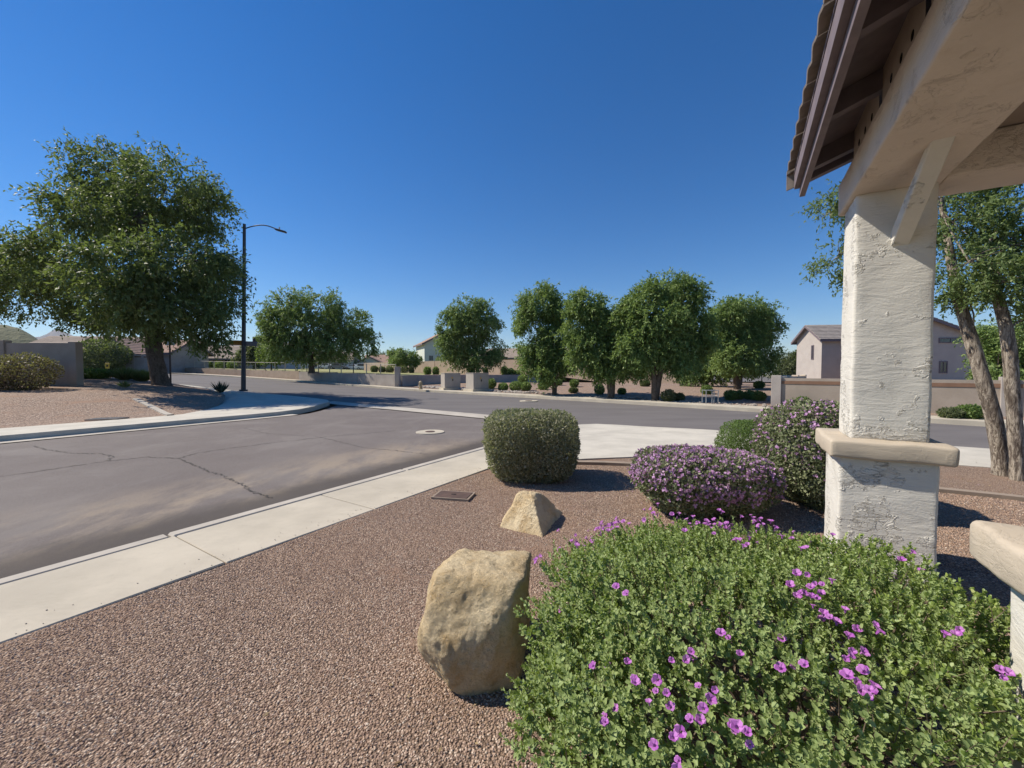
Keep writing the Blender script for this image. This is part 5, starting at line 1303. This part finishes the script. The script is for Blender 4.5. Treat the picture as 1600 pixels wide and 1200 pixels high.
house('pale house hidden behind the broad low-crowned tree', (c14.x, 112, 1.6), .1, 14, 8, 3.0, 2.2, 'x', 'stucco_mint', 'roof_tan', wins=[('f', -2, 1.5, 1.4, 1.1), ('f', 3, 1.5, 1.4, 1.1)])
c15 = D(800-330, 560, 90)
for (u, Yd, wd, lab) in ((905, 100, 16, 'tan roofed house behind the second street tree'), (1010, 105, 16, 'tan roofed house behind the tallest street tree'), (735, 96, 14, 'tan house low behind the feathery tree')):
    q = D(u, 560, Yd); house(lab, (q.x, Yd+4, .6), -.2, wd, 8, 2.9, 1.9, 'x', 'wall_tan', 'roof_tan', wins=[('f', 1, 1.5, 1.4, 1.1)], courses=6)
# blue canopy
q = D(259, 556, 62); t = empty('canopy', (q.x, q.y, 1.8), 'small blue shade canopy just right of the large trunk', 'canopy')
M['blue'] = simple('blue_cloth', (.08, .2, .6), None, 3, .6)
bm = bmesh.new(); V = [(-1, -1, 2), (1, -1, 2), (1, 1, 2), (-1, 1, 2), (0, 0, 2.5)]; vv = [bm.verts.new(v) for v in V]
for f in ((0, 1, 4), (1, 2, 4), (2, 3, 4), (3, 0, 4)): bm.faces.new([vv[i] for i in f])
obj('cloth', bm, M['blue'], t)
for x in (-.95, .95):
    for y in (-.95, .95):
        bm = bmesh.new(); tube(bm, [(x, y, -.3), (x, y, 2)], [.03, .03], 5); obj('leg', bm, M['metal_grey'], t)

# ------------------------------------------------------------------ parked cars far off
M['glass_dark'] = M['glass']; M['tyre'] = simple('tyre', (.02, .02, .02), None, 3, .8)
def car(label, c, yaw, col, suv=False):
    t = empty('parked_car', c, label, 'car', 'cars parked beyond the park', rz=yaw)
    mt = simple('car_paint', col, tuple(x*.95 for x in col), 2, .3, spec=.6)
    hh_ = 1.75 if suv else 1.42; L = 4.7 if suv else 4.4
    prof = [(-L/2, .35), (-L/2, .75 if not suv else .95), (-L/2+.15, .95 if not suv else 1.05), (-L/2+(.75 if not suv else .25), 1.0), (-L/2+(1.2 if not suv else .5), hh_-.04), (-L/2+1.9, hh_), (L/2-1.9, hh_-.02), (L/2-1.15, 1.02), (L/2-.2, .85), (L/2, .65), (L/2, .35)]
    bm = bmesh.new(); va = [bm.verts.new((x, -.86, z)) for x, z in prof]; vb = [bm.verts.new((x, .86, z)) for x, z in prof]; n = len(prof)
    bm.faces.new(va); bm.faces.new(vb[::-1])
    for i in range(n): bm.faces.new((va[i], va[(i+1) % n], vb[(i+1) % n], vb[i]))
    bmesh.ops.recalc_face_normals(bm, faces=bm.faces); bmesh.ops.bevel(bm, geom=list(bm.edges), offset=.04, segments=2, affect='EDGES')
    obj('body', bm, mt, t, smooth=True, sharp=40)
    for sy in (-1, 1):
        for (a, b_) in ((-L/2+(1.25 if not suv else .6), -L/2+2.15), (-L/2+2.2, L/2-1.55)):
            y0, y1 = sorted((sy*.862, sy*.872)); box('window', a, b_, y0, y1, 1.02, hh_-.12, M['glass'], t, bev=.003)
        for x in (-L/2+.85, L/2-.85):
            bm = bmesh.new(); tube(bm, [(x, sy*.7, .33), (x, sy*.89, .33)], [.33, .33], 16); w = obj('wheel', bm, M['tyre'], t)
            bm = bmesh.new(); tube(bm, [(x, sy*.88, .33), (x, sy*.90, .33)], [.18, .18], 12); obj('rim', bm, M['metal_grey'], w)
        y0 = sy*.62; box('headlight', L/2-.03, L/2+.015, y0-.17, y0+.17, .62, .76, M['metal_grey'], t)
    return t
for (u, Yd, yaw, col, suv, lab) in ((571, 105, .1, (.70, .70, .70), True, 'white sport utility vehicle parked in the distance left of the pillar'), (552, 106, .1, (.6, .62, .64), False, 'pale silver sedan parked left of the white vehicle'),
        (528, 104, .1, (.16, .17, .18), False, 'dark sedan seen under the broad tree crown'), (511, 105, .1, (.7, .7, .7), False, 'white sedan farthest left under the broad tree crown')):
    q = D(u, 578, Yd); car(lab, (q.x, Yd, zpark(q.x, Yd)+.02), yaw, col, suv)
for (u, Yd, yaw, col, suv, lab) in ((1196, 78, 1.1, (.65, .66, .68), False, 'pale car far down the cross street'), (1164, 84, .2, (.10, .10, .12), True, 'dark vehicle across the far end of the cross street'), (1138, 66, .2, (.55, .56, .57), False, 'grey car seen between the street tree trunks')):
    q = D(u, 584, Yd); car(lab, (q.x, Yd, .5), yaw, col, suv)

# ------------------------------------------------------------------ thin desert air over the whole scene
bm = bmesh.new(); bbox(bm, -5200, 4600, -400, 5400, -2.0, 430)
hz = obj('haze', bm, []); hz['kind'] = 'stuff'
hm = bpy.data.materials.new('haze'); hm.use_nodes = True; t_ = hm.node_tree; t_.nodes.clear()
pv = t_.nodes.new('ShaderNodeVolumePrincipled'); pv.inputs['Color'].default_value = (.82, .89, 1, 1); pv.inputs['Density'].default_value = .00008; pv.inputs['Anisotropy'].default_value = .1
ho_ = t_.nodes.new('ShaderNodeOutputMaterial'); t_.links.new(pv.outputs[0], ho_.inputs['Volume']); hz.data.materials.append(hm)
